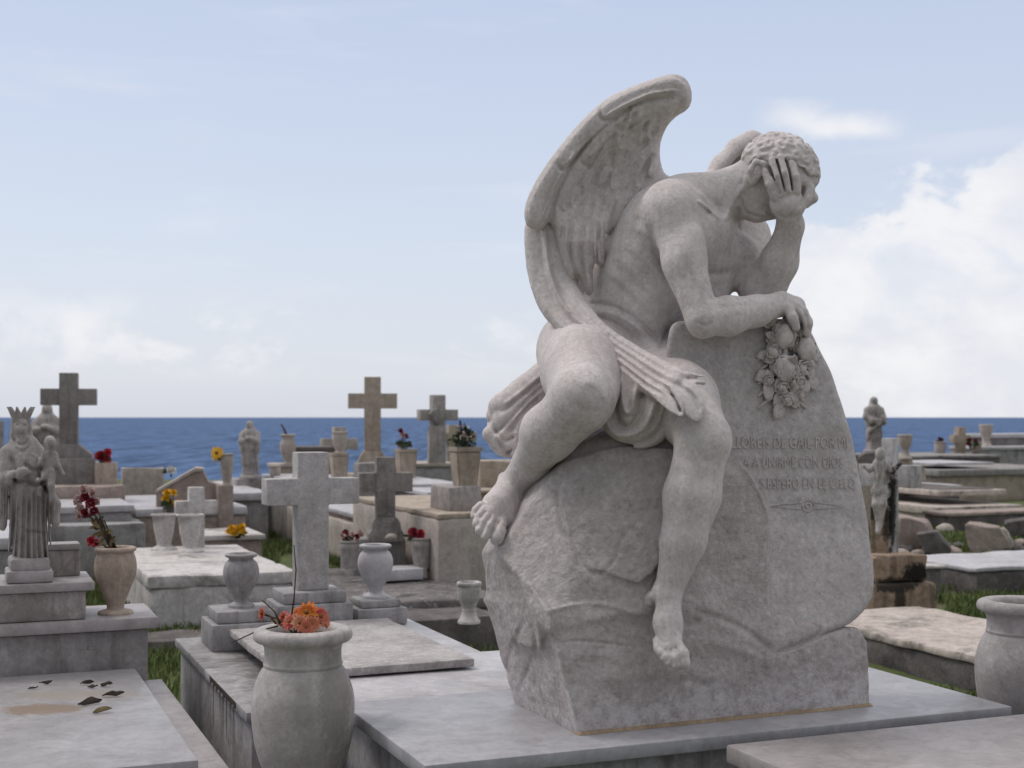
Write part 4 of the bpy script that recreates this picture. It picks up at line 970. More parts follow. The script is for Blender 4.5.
# ---- pale slab at the bottom right corner
t = tomb('pinkish pale marble slab in the near right corner, just in front of the angel tomb', o=E(2.6, 2.5, 0))
block('cover_slab', GRID, (1.815, 1.6, .713), (3.9, 3.03, .76), M['slab_near'], t, .007); block('base', GRID, (1.87, 1.7, 0), (3.85, 3.0, .71), M['greymarble'], t, .006)
# ---- near left tomb with dead leaves
t = tomb('near left flat tomb with a rusty stain and dead leaves on its marble top', o=E(-.2, 4.5, 0))
ns = block('cover_slab', GRID, (-1.7, 3.78, .612), (.60, 5.25, .66), M['leafslab'], t, .006)
block('ledge', GRID, (-1.75, 3.5, .57), (.70, 5.27, .609), M['slab_near'], t, .006); block('base', GRID, (-1.7, 3.55, 0), (.66, 5.25, .567), M['greystone'], t, .01)
for i, (x, y, a, L) in enumerate(((40, 685, .1, .045), (28, 690, .5, .03), (80, 685, .3, .05), (88, 688, -.4, .045), (100, 687, .1, .05), (102, 697, .2, .085), (78, 706, .6, .085), (92, 714, .5, .07))):
    p = at(x, y, 1360 * .94 / (y - HY)); p[2] = .664
    lab = ['curled black dead leaf at the far left of the leaf tomb', 'tiny dark dead leaf crumb beside the leftmost curled leaf', 'short black dead leaf at the back of the leaf tomb', 'black dead leaf touching the short one at the back', 'black dead leaf nearest the right end of the back row',
           'long thin black leaf below the back row of leaves', 'large black leaf lying beside the rusty stain', 'brown dead leaf lying nearest the front of the slab'][i]
    V, Fs = leaf_VF(p, (math.cos(a), math.sin(a), .10), (.2, -.7, .6), L * .9, L * .28, .10); V = V + np.stack([pnoise(V + i, .016, 5 + k, 2) for k in range(3)], 1) * np.array((.006, .004, .005)); V[:, 2] += max(0, .662 - V[:, 2].min()); o = obj('dead_leaf', V, Fs, M['dryleaf' if i == 7 else 'deadleaf'], None); s = o.modifiers.new('t', 'SOLIDIFY'); s.thickness = .004
    tag(o, lab, 'leaf', 'dead leaves on the near left tomb')
# ---- two-tier tomb of the crowned madonna
t = tomb('two tier greyish tomb on the left carrying the crowned madonna statue', o=E(-.4, 5.7, 0))
bb = block('lower_tier', GRID, (-1.7, 5.28, 0), (.65, 5.62, .80), M['greystone'], t, .008)
block('lower_cap', GRID, (-1.72, 5.25, .803), (.685, 5.66, .848), M['slab_near'], t, .008)
block('upper_tier', GRID, (-1.7, 5.275, .85), (.425, 5.6, .955), M['statue'], t, .006); block('upper_cap', GRID, (-1.72, 5.255, .957), (.455, 5.63, .99), M['slab_near'], t, .006)
def face_d(px, py): return (px - 60) * .36
text_on('MILLE', 36, 94, 650, t, hpx=7, dfn=lambda x, y: (x - 60) * .392 + 1.0, lift=.5, Yb=E(0.17, 5.28)[1] - .010, mat='letter_dark')
c = E(.35, 5.52, .99); t = tomb('small grey stone block lying behind the madonna statue', 'block', 'stone_block', c)
block('block', Frame(c), (-.07, -.05, 0), (.07, .05, .10), M['statue'], t, .006); block('top', Frame(c + (0, 0, .10)), (-.075, -.055, 0), (.07, .055, .025), M['slab_near'], t, .006)
# madonna with crown and child
Y1 = E(.2, 5.5)[1]; Y1 = 5.06
ct = at(29, 588, Y1); ct[2] = .99
mad = thing('madonna_statue', 'weathered grey statue of a crowned robed woman holding a small child', 'statue', ct)
v = Vol((-6, 402, -34), (72, 592, 34), .75)
fl = ((0, 0, 1), 1.35)
for a, b, ra, rb in (((30,563,0),(30,540,0),19.5,20), ((30,540,0),(30,500,0),20,21), ((30,500,0),(29,468,0),21,22), ((29,468,0),(24,450,0),22,17), ((24,452,0),(21,446,0),13,7)): v.cap(a, b, ra, rb, 7, fl)
v.cap((21,440,0), (21,432,-2), 6, 6, 4); v.ell((21, 427, -4), (7, 10.5, 8.5), None, 2)
v.chain([(14,420,1,3),(13,434,0,3),(12,446,-2,3.4)], 1.5); v.chain([(28,420,1,3),(29.5,434,0,3),(30.5,446,-2,3.4)], 1.5); v.cap((21, 421, 5), (21, 446, 6), 8.5, 9, 3)
v.ell((21, 429, -12), (1.6, 4, 2), None, 2); v.line([(16,425),(19,426)], 1.2, 1.2, (-20, 0)); v.line([(23,426),(26,425)], 1.2, 1.2, (-20, 0)); v.line([(18,434),(24,434)], 1, 1, (-20, 0))
v.chain([(8,454,-2,9),(3,470,-8,8),(4,482,-14,7)], 4); v.chain([(4,480,-14,7),(18,474,-22,5.5),(26,470,-24,4.5)], 3); v.chain([(3,484,-10,8),(2,505,-6,8),(4,524,-4,7)], 4)
for k in range(4): v.chain([(25,469 + k * 1.6,-24,1.8),(31,466 + k * 1.8,-25,1.3)], .8)
v.chain([(38,454,-2,8),(48,462,-8,7),(50,474,-12,6)], 4)
# child
v.ell((50, 443, -16), (6.5, 7.5, 7), None, 2); v.cap((49, 454, -14), (48, 470, -14), 6.5, 8, 3); v.chain([(46,474,-18,5.5),(40,482,-24,4.5),(40,494,-22,3)], 2); v.chain([(51,474,-18,5.5),(50,486,-24,4.5),(52,500,-22,3)], 2)
v.chain([(55,455,-14,3.4),(58,466,-16,2.8),(63,474,-20,2.2)], 2); v.chain([(44,455,-16,3.2),(40,464,-20,2.6)], 2)
v.chain([(44,490,-6,9),(52,505,0,8),(54,522,0,6)], 5)
# pleats
for i, (x, dpt) in enumerate(((8, 3), (14, 2.4), (18, 3.4), (24, 2.6), (29, 3.6), (34, 2.6), (38, 3.2), (43, 3), (47, 3), (51, 2.4))):
    v.line([(x + 1, 486 + (i * 7) % 16), (x, 520), (x + (x - 30) * .12, 548), (x + (x - 30) * .35, 580)], 1.8, dpt * 1.5, (-34, 10))
    v.line([(x + 3, 490), (x + 2.6, 530), (x + 3 + (x - 30) * .3, 578)], 1.6, -1.8, (-34, 10))
v.line([(26,479),(36,485),(46,481)], 2, 5, (-34, 10)); v.line([(24,463),(34,470),(44,468)], 2, 4.5, (-34, 10)); v.line([(12,478),(18,481),(26,480)], 1.6, 4, (-34, 10)); v.line([(14,438),(17,444),(25,444),(28,438)], 1.6, 3, (-34, 10)); v.line([(39,470),(42,484),(47,492)], 1.5, 3, (-34, 4)); v.line([(45,484),(47,494)], 2, 5, (-34, 4)); v.line([(10,456),(16,470),(14,486)], 1.6, 2, (-34, 10)); v.line([(30,452),(40,460),(44,470)], 1.6, -1.6, (-34, 10)); v.line([(24,531),(44,533)], 1.5, 2.5, (-34, 10)); v.line([(16,446),(22,452),(30,446)], 1.6, 2, (-34, 10))
for i in range(8): v.line([(-1 + i * 1.6, 486), (-2 + i * 1.8, 522)], .9, 1.2 * (-1) ** i, (-34, 10))
sculpt(v, 'body', M['statue'], mad, Y1, 1); del v
cp = []
cc = at(21, 418, Y1); s1 = Y1 / F
for i in range(10):
    a = 6.2832 * i / 10; a2 = a + .31; a3 = a + .628
    rr = lambda a, r, z: cc + np.array((r * s1 * math.cos(a), r * s1 * math.sin(a), z * s1))
    for o in (0, -1.2): cp.append(([rr(a, 8 + o, -3), rr(a3, 8 + o, -3), rr(a3, 9.5 + o, 4), rr(a2, 13.5 + o, 11), rr(a, 9.5 + o, 4)], [(0, 1, 2, 3, 4)]))
V, Fs = join_VF(cp); o = obj('crown', V, Fs, M['statue'], mad, False); s = o.modifiers.new('t', 'SOLIDIFY'); s.thickness = .004
block('plinth', Frame(ct), (-22 * s1, -.09, 0), (22 * s1, .10, 12 * s1), M['slab_near'], mad, .008, .003, .05, 6)
block('rough_base', Frame(ct), (-19 * s1, -.075, 12 * s1), (19 * s1, .085, 26 * s1), M['slab_near'], mad, .014, .008, .03, 7)
# tan urn with dry roses
Yt = 5.2; c = at(115.5, 613, Yt); c[2] = .848
urn('tan sandstone urn with a crack, holding faded roses, on the madonna tomb', c, .262, P_TAN, M['tanurn'])
b0 = c + (0, 0, .235); pt = lambda x, y, d=0: at(x, y, Yt + d)
t = thing('dry_roses', 'faded pink and dark red dried roses leaning left out of the tan urn', 'flowers', b0)
for pts in ([(114,548),(106,530),(97,508)], [(112,548),(104,528),(88,505)], [(110,548),(100,524),(82,512)], [(112,550),(103,545),(94,541)], [(116,548),(110,534),(104,520)]):
    V, Fs = tube_VF([pt(x, y) for x, y in pts], .004, .003); obj('stem', V, Fs, M['stem'], t)
for x, y, R, m in ((86,497,6.5,'darkred'),(91,503,6.5,'darkred'),(86,513,6,'darkred'),(94,511,5,'darkred'),(78,500,6,'pinkwhite'),(80,509,6,'pinkwhite'),(84,490,6,'pinkwhite'),(93,493,5.5,'pinkwhite'),(97,502,5,'pinkwhite'),(79,516,4.5,'pinkwhite'),(92,541,6,'red'),(96,543,5,'red')):
    rose(t, pt(x, y, random.uniform(-.03, .03)), (random.uniform(-.6, .3), -.8, .4), R * Yt / F, M[m], 12)
for i in range(26):
    x = random.uniform(95, 113); y = 548 - (113 - x) * 1.4 + random.uniform(-10, 6); a = random.uniform(0, 6.28)
    V, Fs = leaf_VF(pt(x, y, random.uniform(-.03, .03)), (math.cos(a), -.3, math.sin(a)), (0, -1, .3), random.uniform(.02, .045), .014); obj('leaf', V, Fs, M['dryleaf' if i % 3 else 'stem'], t)
# ---- helpers for the far tombs
def pblock(label, px0, px1, y0, Y, depth, mat, cap=None, zb=-.05, capmat=None, cat='tomb', name='tomb', wear=.006, over=.03, deg=22, right_px=True, chip=.03, t=None, seed=3, py1=None):
    """tomb whose front left corner stands at column px0, distance Y, top row y0; front face reaches column px1"""
    s, c_ = math.sin(math.radians(deg)), math.cos(math.radians(deg)); o = at(px0, y0, Y); q = (px1 - 512) / F
    w = (q * Y - o[0]) / (c_ - q * s); zt = o[2]; base = np.array([o[0], o[1], 0.0]); fr = Frame(base, deg)
    if py1: zb = at(px0, py1, Y)[2]
    if t is None: t = thing(name, label, cat, fr.w([(w / 2, depth / 2, max(zb, 0))])[0])
    ch = cap or 0
    block('base', fr, (0, 0, zb), (w, depth, zt - ch - (.002 if ch else 0)), mat, t, .012, wear, .12, seed, chip=chip)
    if ch: block('cover_slab', fr, (-over, -over, zt - ch), (w + over, depth + over, zt), capmat or mat, t, .01, wear * .6, .12, seed + 1, chip=chip)
    return t, fr, w, zt
# white painted tomb with peeling top
wt, wf, ww, wz = pblock('long white painted masonry tomb with a cracked flaking top, behind the tan urn', 150, 293, 577, 10.1, 2.35, M['white'], .09, capmat=M['white'], wear=.012, over=.015, chip=.05)
def goblet(label, px, y0, y1, Y, mat, prof, z=None, group=None): return urn_px(label, px, y0, y1, Y, prof, mat, group, z)
goblet('left one of two white painted vases at the back of the white tomb', 164, 549, 513, 12.2, M['white'], P_VASE, wz, 'white vases on the white tomb')
goblet('right one of two white painted vases, in front of the small white cross', 190, 551, 513, 12.0, M['white'], P_VASE, wz, 'white vases on the white tomb')
cross('small chunky white painted cross behind the two white vases', 196, 549, 487, 0, 38, 507, 14, 0, 12.4, M['white'], ta=13)
def bunch(label, px, y, Y, n, spread, R, mats, kind='rose', name='bouquet', leafy=4, z0=None):
    c = at(px, y, Y); s = Y / F; t = thing(name, label, 'flowers', c if z0 is None else (c[0], c[1], z0))
    for i in range(n):
        dx, dz = random.uniform(-1, 1) * spread[0], random.uniform(-1, 1) * spread[1]; p = c + np.array((dx * s, random.uniform(-.4, .4) * spread[0] * s, dz * s))
        (rose if kind == 'rose' else daisy)(t, p, (random.uniform(-.5, .5), -.8, .6), R * s * random.uniform(.8, 1.15), M[mats[i % len(mats)]], **({'npet': 10} if kind == 'rose' else {'layers': 2, 'npet': 11}))
        V, Fs = tube_VF([p, np.array((c[0] + dx * s * .2, c[1], c[2] - (spread[1] + R * 1.1) * s))], .5 * s); obj('stem', V, Fs, M['leaf'], t)
    for i in range(leafy):
        a = random.uniform(0, 6.28); V, Fs = leaf_VF(c + np.array((math.cos(a) * spread[0] * .5 * s, -.3 * spread[0] * s, -spread[1] * .7 * s)), (math.cos(a), -.3, math.sin(a) * .5), (0, -1, .3), R * 1.6 * s, R * .6 * s); obj('leaf', V, Fs, M['leaf'], t)
    return t
# the old tomb behind it
bt, bf, bw, bz = pblock('brownish weathered tomb with a white ledge behind the white vases', 138, 246, 509, 14.6, 2.6, M['brownslab'], .09, capmat=M['slab_white'], over=.02, wear=.008)
pblock('dark pot of leaves holding the yellow roses', 166, 183, 505, 14.2, .2, M['dark'], None, cat='pot', name='flower_pot', zb=.55)
bunch('yellow artificial roses in a dark pot behind the left white vase', 172, 499, 14.25, 9, (8, 7), 5, ['yellow'], leafy=8)
pblock('low stone slab edge behind the white tomb under the yellow bunch', 195, 262, 536, 12.9, .8, M['brownslab'], .05, capmat=M['white'], wear=.006)
bunch('loose bunch of yellow flowers lying on the low slab behind the white tomb', 238, 530, 13.0, 10, (10, 3.5), 4.2, ['yellow'], leafy=3)
s = 15.8 / F
t, _, _, _ = pblock('upright pale rectangular stone plaque against the sea', 122, 165, 468, 17.8, .14, M['beige'], None, cat='plaque', name='stone_plaque', py1=500)
c = at(195, 508, 15.2); t = tomb('broken triangular pediment of brownish stone leaning behind the small white cross', 'stone', 'broken_pediment', c); s = 15.2 / F
prism('block', [(-37*s, 0), (32*s, 0), (33*s, 20*s), (22*s, 24*s), (13*s, 27*s), (8*s, 38*s), (1*s, 37*s), (-37*s, 17*s)], -.18, .18, Frame(c, 12), M['brownslab'], t, .01)
prism('coping', [(-39*s, 15*s), (-37*s, 19*s), (1*s, 41*s), (9*s, 40*s), (8*s, 37*s), (1*s, 37*s)], -.2, .2, Frame(c, 12), M['beige'], t, .006)
bunch('small white flower standing left of the broken pediment', 171, 470, 15.4, 3, (3, 2), 4.5, ['whitepetal'], leafy=3)
c = at(224, 507, 15.0); t = tomb('short stone post carrying the slim vase of the yellow daisy', 'post', 'stone_post', c); s = 15 / F
block('post', Frame(c), (-7*s, -.09, -.4), (8*s, .09, 22*s), M['brownslab'], t, .012)
urn_px('slim grey vase holding the yellow and white daisy', 227, 485, 453, 15.0, {'body': [(.12, .06), (.13, .1), (.19, .5), (.21, .8), (.18, .93)], 'rim': [(.18, .92), (.21, .94), (.21, .985), (.17, .99), (.15, .94)], 'foot': [(.16, 0), (.16, .05), (.12, .07)], 'soil': (.16, .94)}, M['beige'])
t = thing('daisy', 'single yellow and white daisy leaning left out of the slim grey vase', 'flower', at(226, 453, 15))
s = 15 / F; daisy(t, at(217, 453, 14.95), (-.3, -.9, .3), 8.5 * s, M['yellow'], 1, 12); daisy(t, at(218, 457.5, 14.97), (0, -.8, -.3), 7 * s, M['whitepetal'], 1, 10)
V, Fs = tube_VF([at(226, 455, 15), at(222, 460, 15), at(217, 455, 15)], .8 * s); obj('stem', V, Fs, M['leaf'], t)
for a in (.3, 1.2, 2.4): V, Fs = leaf_VF(at(222, 460, 14.98), (math.cos(a), -.2, math.sin(a) * .6), (0, -1, .2), 9 * s, 4 * s); obj('leaf', V, Fs, M['leaf'], t)
# robed statues
def robed(label, px, y0, y1, Y, style, mat, step=.6, turn=0):
    """standing robed figure px wide column, foot row y0, head row y1"""
    h = y0 - y1; k = h / 100.0; c = at(px, y0, Y); t = thing('robed_statue', label, 'statue', c)
    # sculpted in a 100-unit tall space, then scaled
    v = Vol((-30, -4, -26), (30, 106, 26), 1.15)
    q = lambda x, y, d: (x, 100 - y, d); f2 = ((0, 0, 1), 1.3)
    for a, b, ra, rb in ((q(0,4,0), q(0,30,0), 16, 14.5), (q(0,30,0), q(-1,56,0), 14.5, 14.5), (q(-1,56,0), q(0,74,0), 15, 15.5), (q(0,74,0), q(0,82,0), 14, 6)): v.cap(a, b, ra, rb, 5, f2)
    v.cap(q(0,82,0), q(0,87,-1), 4, 4, 2); v.ell(q(0,92,-2), (5.6, 7.8, 6.2), None, 2)
    v.cap(q(0,94,1.5), q(0,84,4), 6.6, 7.5, 3); v.ell(q(0,91,-8), (1, 2, 1.4), None, 1.5)
    if style == 'hands':   # hands joined at the breast
        v.chain([(*q(-13,76,0),6), (*q(-13,64,-8),5.2), (*q(-2,70,-15),3.2)], 3); v.chain([(*q(13,76,0),6), (*q(13,64,-8),5.2), (*q(2,70,-15),3.2)], 3)
        v.chain([(*q(-12,64,-4),6), (*q(-13,48,-3),5)], 4); v.chain([(*q(12,64,-4),6), (*q(13,48,-3),5)], 4)
    else:                  # one arm across, other hanging with the cloak
        v.chain([(*q(-14,76,0),6.5), (*q(-18,64,-3),6), (*q(-12,56,-12),5), (*q(2,58,-16),3.6)], 3); v.chain([(*q(14,76,0),6.5), (*q(18,64,0),6), (*q(16,54,-6),5), (*q(6,60,-16),3.4)], 3)
        v.chain([(*q(12,62,-12),5), (*q(-2,50,-15),5), (*q(-12,40,-10),5)], 4)
    for i, x in enumerate((-11, -7, -3, 1.5, 6, 10)):
        v.line([q(x * .8, 58 - (i * 5) % 9, 0)[:2], q(x, 34, 0)[:2], q(x * 1.25, 6, 0)[:2]], 1.7, 2.6, (-30, 4)); v.line([q(x * .8 + 2.2, 54, 0)[:2], q(x * 1.2 + 2.4, 8, 0)[:2]], 1.5, -1.2, (-30, 4))
    v.line([q(-10, 74, 0)[:2], q(0, 62, 0)[:2], q(10, 60, 0)[:2]], 1.6, 2, (-30, 0)); v.line([q(-8, 50, 0)[:2], q(2, 44, 0)[:2], q(12, 52, 0)[:2]], 1.6, 2.2, (-30, 0)); v.line([q(-14, 60, 0)[:2], q(-6, 40, 0)[:2]], 1.5, 2, (-30, 0))
    v.line([q(-3.4, 93, 0)[:2], q(-1.4, 92.6, 0)[:2]], 1, 1, (-14, -3)); v.line([q(1.4, 92.6, 0)[:2], q(3.4, 93, 0)[:2]], 1, 1, (-14, -3))
    P, Q = v.mesh(); P = relax(P, Q, 1); a = math.radians(turn); s = k * Y / F; x, z, d = P[:, 0], 100 - P[:, 1], P[:, 2]
    W = np.stack([x * math.cos(a) - d * math.sin(a), x * math.sin(a) + d * math.cos(a), z], 1) * s + c
    obj('body', W, np.ascontiguousarray(Q), mat, t)
    V, Fs = lathe_VF([(19 * s, -.01), (19 * s, 3 * s), (17 * s, 4.5 * s)], c, 24); auto_smooth(obj('base', V, Fs, mat, t), 40); return t
robed('grey statue of a robed woman against the sea, left of the big pale cross', 250, 478, 421, 19, 'hands', M['statue'])
t, _, _, _ = pblock('stone pedestal of the robed woman statue', 236, 263, 479, 18.8, .45, M['statue'], None, cat='pedestal', name='pedestal', py1=500)
pblock('white topped low tomb in front of the robed woman statue', 228, 268, 493, 17, 3.2, M['greystone'], .10, capmat=M['slab_white'], over=.06)
robed('pale grey statue of a veiled woman half hidden behind the dark grey cross', 47, 480, 404, 17.6, 'hands', M['statue'], turn=10)
t, _, _, _ = pblock('pedestal of the veiled statue behind the dark grey cross', 34, 62, 481, 17.3, .5, M['statue'], None, cat='pedestal', name='pedestal')
# dark cross, its pedestals and tomb
pblock('tall grey monument base under the dark grey cross', 54, 95, 459, 15.8, .6, M['cross_dark'], None, cat='pedestal', name='pedestal')
cross('tall dark grey marble cross at the left, standing above the sea line', 69, 459, 373, 0, 52, 397, 17, 0, 16.1, M['cross_dark'], deg=12, ta=16.5, foot=(44, 15))
pblock('square tan stone block right of the dark grey cross', 95, 118, 463, 15.9, .45, M['tan'], None, cat='block', name='stone_block')
bunch('ball of bright red flowers on the tan block beside the dark grey cross', 103, 456, 16.0, 11, (6, 4), 5, ['red', 'red', 'darkred'], leafy=3)
pblock('wide grey step under the monument of the dark grey cross', 50, 125, 487, 15.3, .9, M['brownslab'], None, cat='step', name='stone_step')
pblock('grey marble tomb with a white slab in front of the dark grey cross', 52, 131, 507, 14.0, 1.3, M['greymarble'], .07, capmat=M['slab_white'], over=.03)
pblock('pale grey masonry base with a clipped corner behind the tan urn', 48, 146, 526, 13.6, 1.7, M['greymarble'], None, wear=.006)
pblock('tall grey stone pillar cut by the left edge of the photo', -30, 4, 421, 12.6, .5, M['greystone'], None, cat='pillar', name='stone_pillar')
pblock('pale marble topped tomb at the left edge behind the madonna statue', -70, 20, 540, 8.6, 1.6, M['greystone'], .08, capmat=M['slab_white'])
pblock('low grey tomb at the left edge beyond the madonna statue', -70, 30, 488, 11.5, 2.0, M['statue'], .08, capmat=M['greymarble'])
# urn, altar and crosses in the far middle
pblock('pale stone altar with a dark moulded top, far behind the big pale cross', 297, 336, 447, 20, .8, M['beige'], .07, capmat=M['dark'], cat='altar', name='altar')
pblock('low stone bench under the far pale urn', 278, 300, 464, 19.6, .6, M['tan'], .05, capmat=M['beige'], cat='bench', name='stone_bench')
urn_px('far pale urn with a dry stick in it, beside the stone altar', 288, 464, 434, 19.7, P_BIG, M['beige'])
V, Fs = tube_VF([at(287, 436, 19.7), at(284, 429, 19.7), at(281, 424, 19.7)], .02, .012); tag(obj('dry_stick', V, Fs, M['stem'], None), 'dry grey stick poking out of the far pale urn', 'stick')
urn_px('small squat beige urn on the ground left of the far altar', 275, 482, 465, 18.6, P_FLARE, M['beige'])
cross('far white cross half hidden behind the tapered planter', 339, 478, 427, 0, 34, 444, 11, 0, 24, M['beige'])
def planter(label, px, y0, y1, wt, wb, Y, mat):
    c = at(px, y0, Y); s = Y / F; t = thing('planter', label, 'planter', c); fr = Frame(c); bm = bmesh.new(); h = (y0 - y1) * s
    def rings(spec):
        vs = [[bm.verts.new((x * w / 2 * s, y * w / 2 * s, z)) for x, y in ((-1, -1), (1, -1), (1, 1), (-1, 1))] for w, z in spec]
        for a, b in zip(vs[:-1], vs[1:]):
            for i in range(4): bm.faces.new((a[i], a[(i + 1) % 4], b[(i + 1) % 4], b[i]))
        bm.faces.new(vs[0][::-1]); bm.faces.new(vs[-1])
    rings([(wb, 0), (wt * .96, h * .9)])
    bmesh.ops.bevel(bm, geom=bm.edges[:], offset=.012, segments=2, affect='EDGES')
    for v_ in bm.verts: v_.co = fr.w(np.array(v_.co[:]))
    auto_smooth(obj_bm('body', bm, mat, t), 40); bm = bmesh.new(); rings([(wt, h * .9), (wt, h), (wt * .8, h), (wt * .78, h * .93)])
    for v_ in bm.verts: v_.co = fr.w(np.array(v_.co[:]))
    obj_bm('rim', bm, mat, t); return t
planter('tapered tan planter carrying a small urn, in front of the far white cross', 339, 478, 453, 17, 13, 18.2, M['tan'])
urn_px('small pale urn standing on the tapered planter left of the big tan cross', 340, 453, 431, 18.2, P_FLARE, M['beige'])
pblock('white marble slab tomb low behind the big pale cross arm', 296, 356, 480, 17.4, 2.0, M['greystone'], .08, capmat=M['slab_white'])
pblock('brown stone headstone right behind the left arm of the big pale cross', 262, 303, 504, 19.5, .25, M['brownslab'], None, cat='headstone', name='headstone')
# big tan cross
pblock('tan stone base under the big tan cross', 354, 392, 474, 19.5, .6, M['tan'], None, cat='pedestal', name='pedestal')
cross('big tan stone cross with a flared foot standing above the horizon', 372.5, 474, 377, 0, 48, 401, 16, 0, 19.6, M['tan'], deg=8, ta=15, foot=(36, 23))
t, fr_, w_, z_ = pblock('grey stone headstone with a faint name band in front of the big tan cross', 359, 382, 463, 13.6, .22, M['greystone'], None, cat='headstone', name='headstone')
planter('tan square planter with dark flowers right of the big tan cross', 406, 480, 449, 19, 15, 19, M['tan'])
bunch('dark purple and pale flowers in the tan square planter', 404, 438, 19, 6, (5, 8), 4, ['darkred', 'pinkwhite', 'darkred'], leafy=14)
cross('far pale cross of which one arm shows behind the heart cross', 452, 470, 425, 0, 46, 437, 9, 0, 30, M['tan'])
cross('pale grey cross with a diamond shaped emblem at its crossing', 437.5, 464, 395, 0, 37, 415, 12.5, 0, 22, M['statue'], ta=11, name='emblem_cross')
e_ = bpy.data.objects['emblem_cross']; c = at(437.5, 414, 21.83); s = 22 / F
prism('emblem', [(0, -11*s), (9*s, 0), (6*s, 4*s), (0, 6*s), (-6*s, 4*s), (-9*s, 0)], -.04, .04, Frame(c, 22), M['greystone'], e_, .01)
prism('shaft', [(-9*s, -51*s), (9*s, -51*s), (8*s, -12*s), (-8*s, -12*s)], 0, .1, Frame(c, 22), M['statue'], e_, .01)
pblock('long grey tomb base under the cross with the emblem', 382, 462, 464, 21.5, 1.2, M['greymarble'], .06, capmat=M['beige'])
pblock('stack of three white marble ledges right of the tan planter', 415, 462, 484, 17.2, 2.2, M['olddark'], .05, capmat=M['slab_white'], over=.05)
pblock('lower white marble ledge in the middle distance', 430, 470, 492, 16, 1.5, M['olddark'], .05, capmat=M['slab_white'], over=.04)
pblock('beige tomb with a clean white marble slab behind the small old cross', 364, 447, 515, 14.6, 3.3, M['brownslab'], .055, capmat=M['slab_white'], over=.05)
pblock('low beige kerb wall of the white slab tomb', 367, 462, 528, 14.2, 3.8, M['beige'], None, cat='wall', name='kerb_wall')
# beige big tomb and planter with bush
pblock('large smooth beige rendered tomb left of the angel rock', 438, 530, 514, 11.0, 2.6, M['beige'], .045, capmat=M['tan'], over=.0)
pblock('grey tan stone pedestal block on the beige tomb', 449, 482, 487, 11.3, .5, M['statue'], None, cat='pedestal', name='pedestal', py1=513)
pblock('tan stone recess wall on the beige tomb behind the angel foot', 478, 532, 490, 11.7, .4, M['tan'], .03, cat='wall', name='stone_wall', py1=513)
pblock('upper tan stone wall behind the angel foot', 480, 534, 461, 12.1, .3, M['tan'], None, cat='wall', name='stone_wall', py1=492)
planter('tapered tan planter holding a round dark bush', 465, 488, 447, 27, 19, 11.5, M['tan'])
c = at(464, 437, 11.6); t = thing('bush', 'small round dark green bush with a few pale tips in the tapered tan planter', 'plant', at(464, 449, 11.6)); vs = []; s = 11.6 / F
for i in range(260):
    d = RNG.normal(size=3); d /= np.linalg.norm(d); r_ = 9.5 * s * RNG.uniform(.4, 1.08) * (1 + .25 * math.sin(5 * d[0] + 3 * d[2])); p = c + d * r_ * np.array((1, 1, 1.15))
    vs.append(leaf_VF(p, d + RNG.normal(size=3) * .5, RNG.normal(size=3), RNG.uniform(3, 5) * s, 2.2 * s))
V, Fs = join_VF(vs); obj('foliage', V, Fs, M['bush'], t)
vs = [leaf_VF(c + (RNG.uniform(-5, 6) * s, -9 * s, RNG.uniform(-2, 12) * s), RNG.normal(size=3), (0, -1, .3), 3.5 * s, 2 * s) for i in range(16)]; V, Fs = join_VF(vs); obj('pale_leaves', V, Fs, M['pinkwhite'], t)
V, Fs = tube_VF([c - (0, 0, 12 * s), c], 1.2 * s); obj('stem', V, Fs, M['stem'], t)
# small old cross, its block, pots, dark slab
pblock('old low grave slab of blackened streaky marble in front of the small old cross', 352, 500, 604, 9.7, 2.3, M['olddark'], .08, capmat=M['olddark'], wear=.012, over=.02, chip=.05)
pblock('rough grey stone block under the small old cross', 352, 405, 540, 11.4, .35, M['greystone'], None, cat='block', name='stone_block', wear=.012, chip=.03)
cross('small old dark mottled stone cross with a flared foot behind the white urn', 385, 541, 457, 0, 52, 482, 18, 0, 11.55, M['oldcross'], ta=19, foot=(34, 24), deg=14)
bV, bF = blob_VF(at(391, 537, 11.35), .05, 3, 8, .6); tag(obj('stone', bV, bF, M['beige'], None), 'rounded stone at the foot of the small old cross', 'stone')
P_POT = {'body': [(.24, .02), (.26, .1), (.33, .5), (.36, .75), (.31, .9)], 'rim': [(.31, .895), (.34, .92), (.34, .98), (.3, .99), (.27, .93)], 'foot': [(.26, 0), (.26, .03), (.24, .05)], 'soil': (.29, .94)}
urn_px('mottled grey stone flower pot left of the small old cross', 350, 570, 540, 11.0, P_POT, M['statue'], name='flower_pot', cat='pot')
bunch('dry pale pink flowers in the grey pot left of the small old cross', 352, 536, 11.0, 10, (11, 5), 3.5, ['pinkwhite', 'pinkwhite', 'darkred'], leafy=3)
urn_px('grey brown stone flower pot with red flowers right of the small old cross', 422, 568, 537, 11.2, P_POT, M['statue'], name='flower_pot', cat='pot')
bunch('bright red flowers in the pot right of the small old cross', 414, 533, 11.2, 8, (8, 4), 5, ['red', 'red', 'darkred'], leafy=3)
t, fs_, ws_, zs_ = pblock('thin white marble fragments lying at the head of the blackened slab', 384, 424, 570, 10.9, .25, M['slab_white'], None, cat='slab', name='loose_slab', zb=.28)
for i in range(9):
    p = at(334 + i * 3.2 + random.uniform(-2, 2), 572 + i * 3.5, 11.2 - i * .18); p[2] = .08; bV, bF = blob_VF(p, random.uniform(.06, .11), i, 6, .7)
    tag(obj('rubble_stone', bV, bF, M['dark' if i % 2 else 'brownslab'], None), 'dark rubble stone in the row along the grass left of the blackened slab', 'stone', 'rubble stones beside the blackened slab')
pblock('dark mossy stone step under the small white goblet urn', 395, 505, 622, 9.2, .7, M['dark'], None, cat='step', name='stone_step', wear=.012)
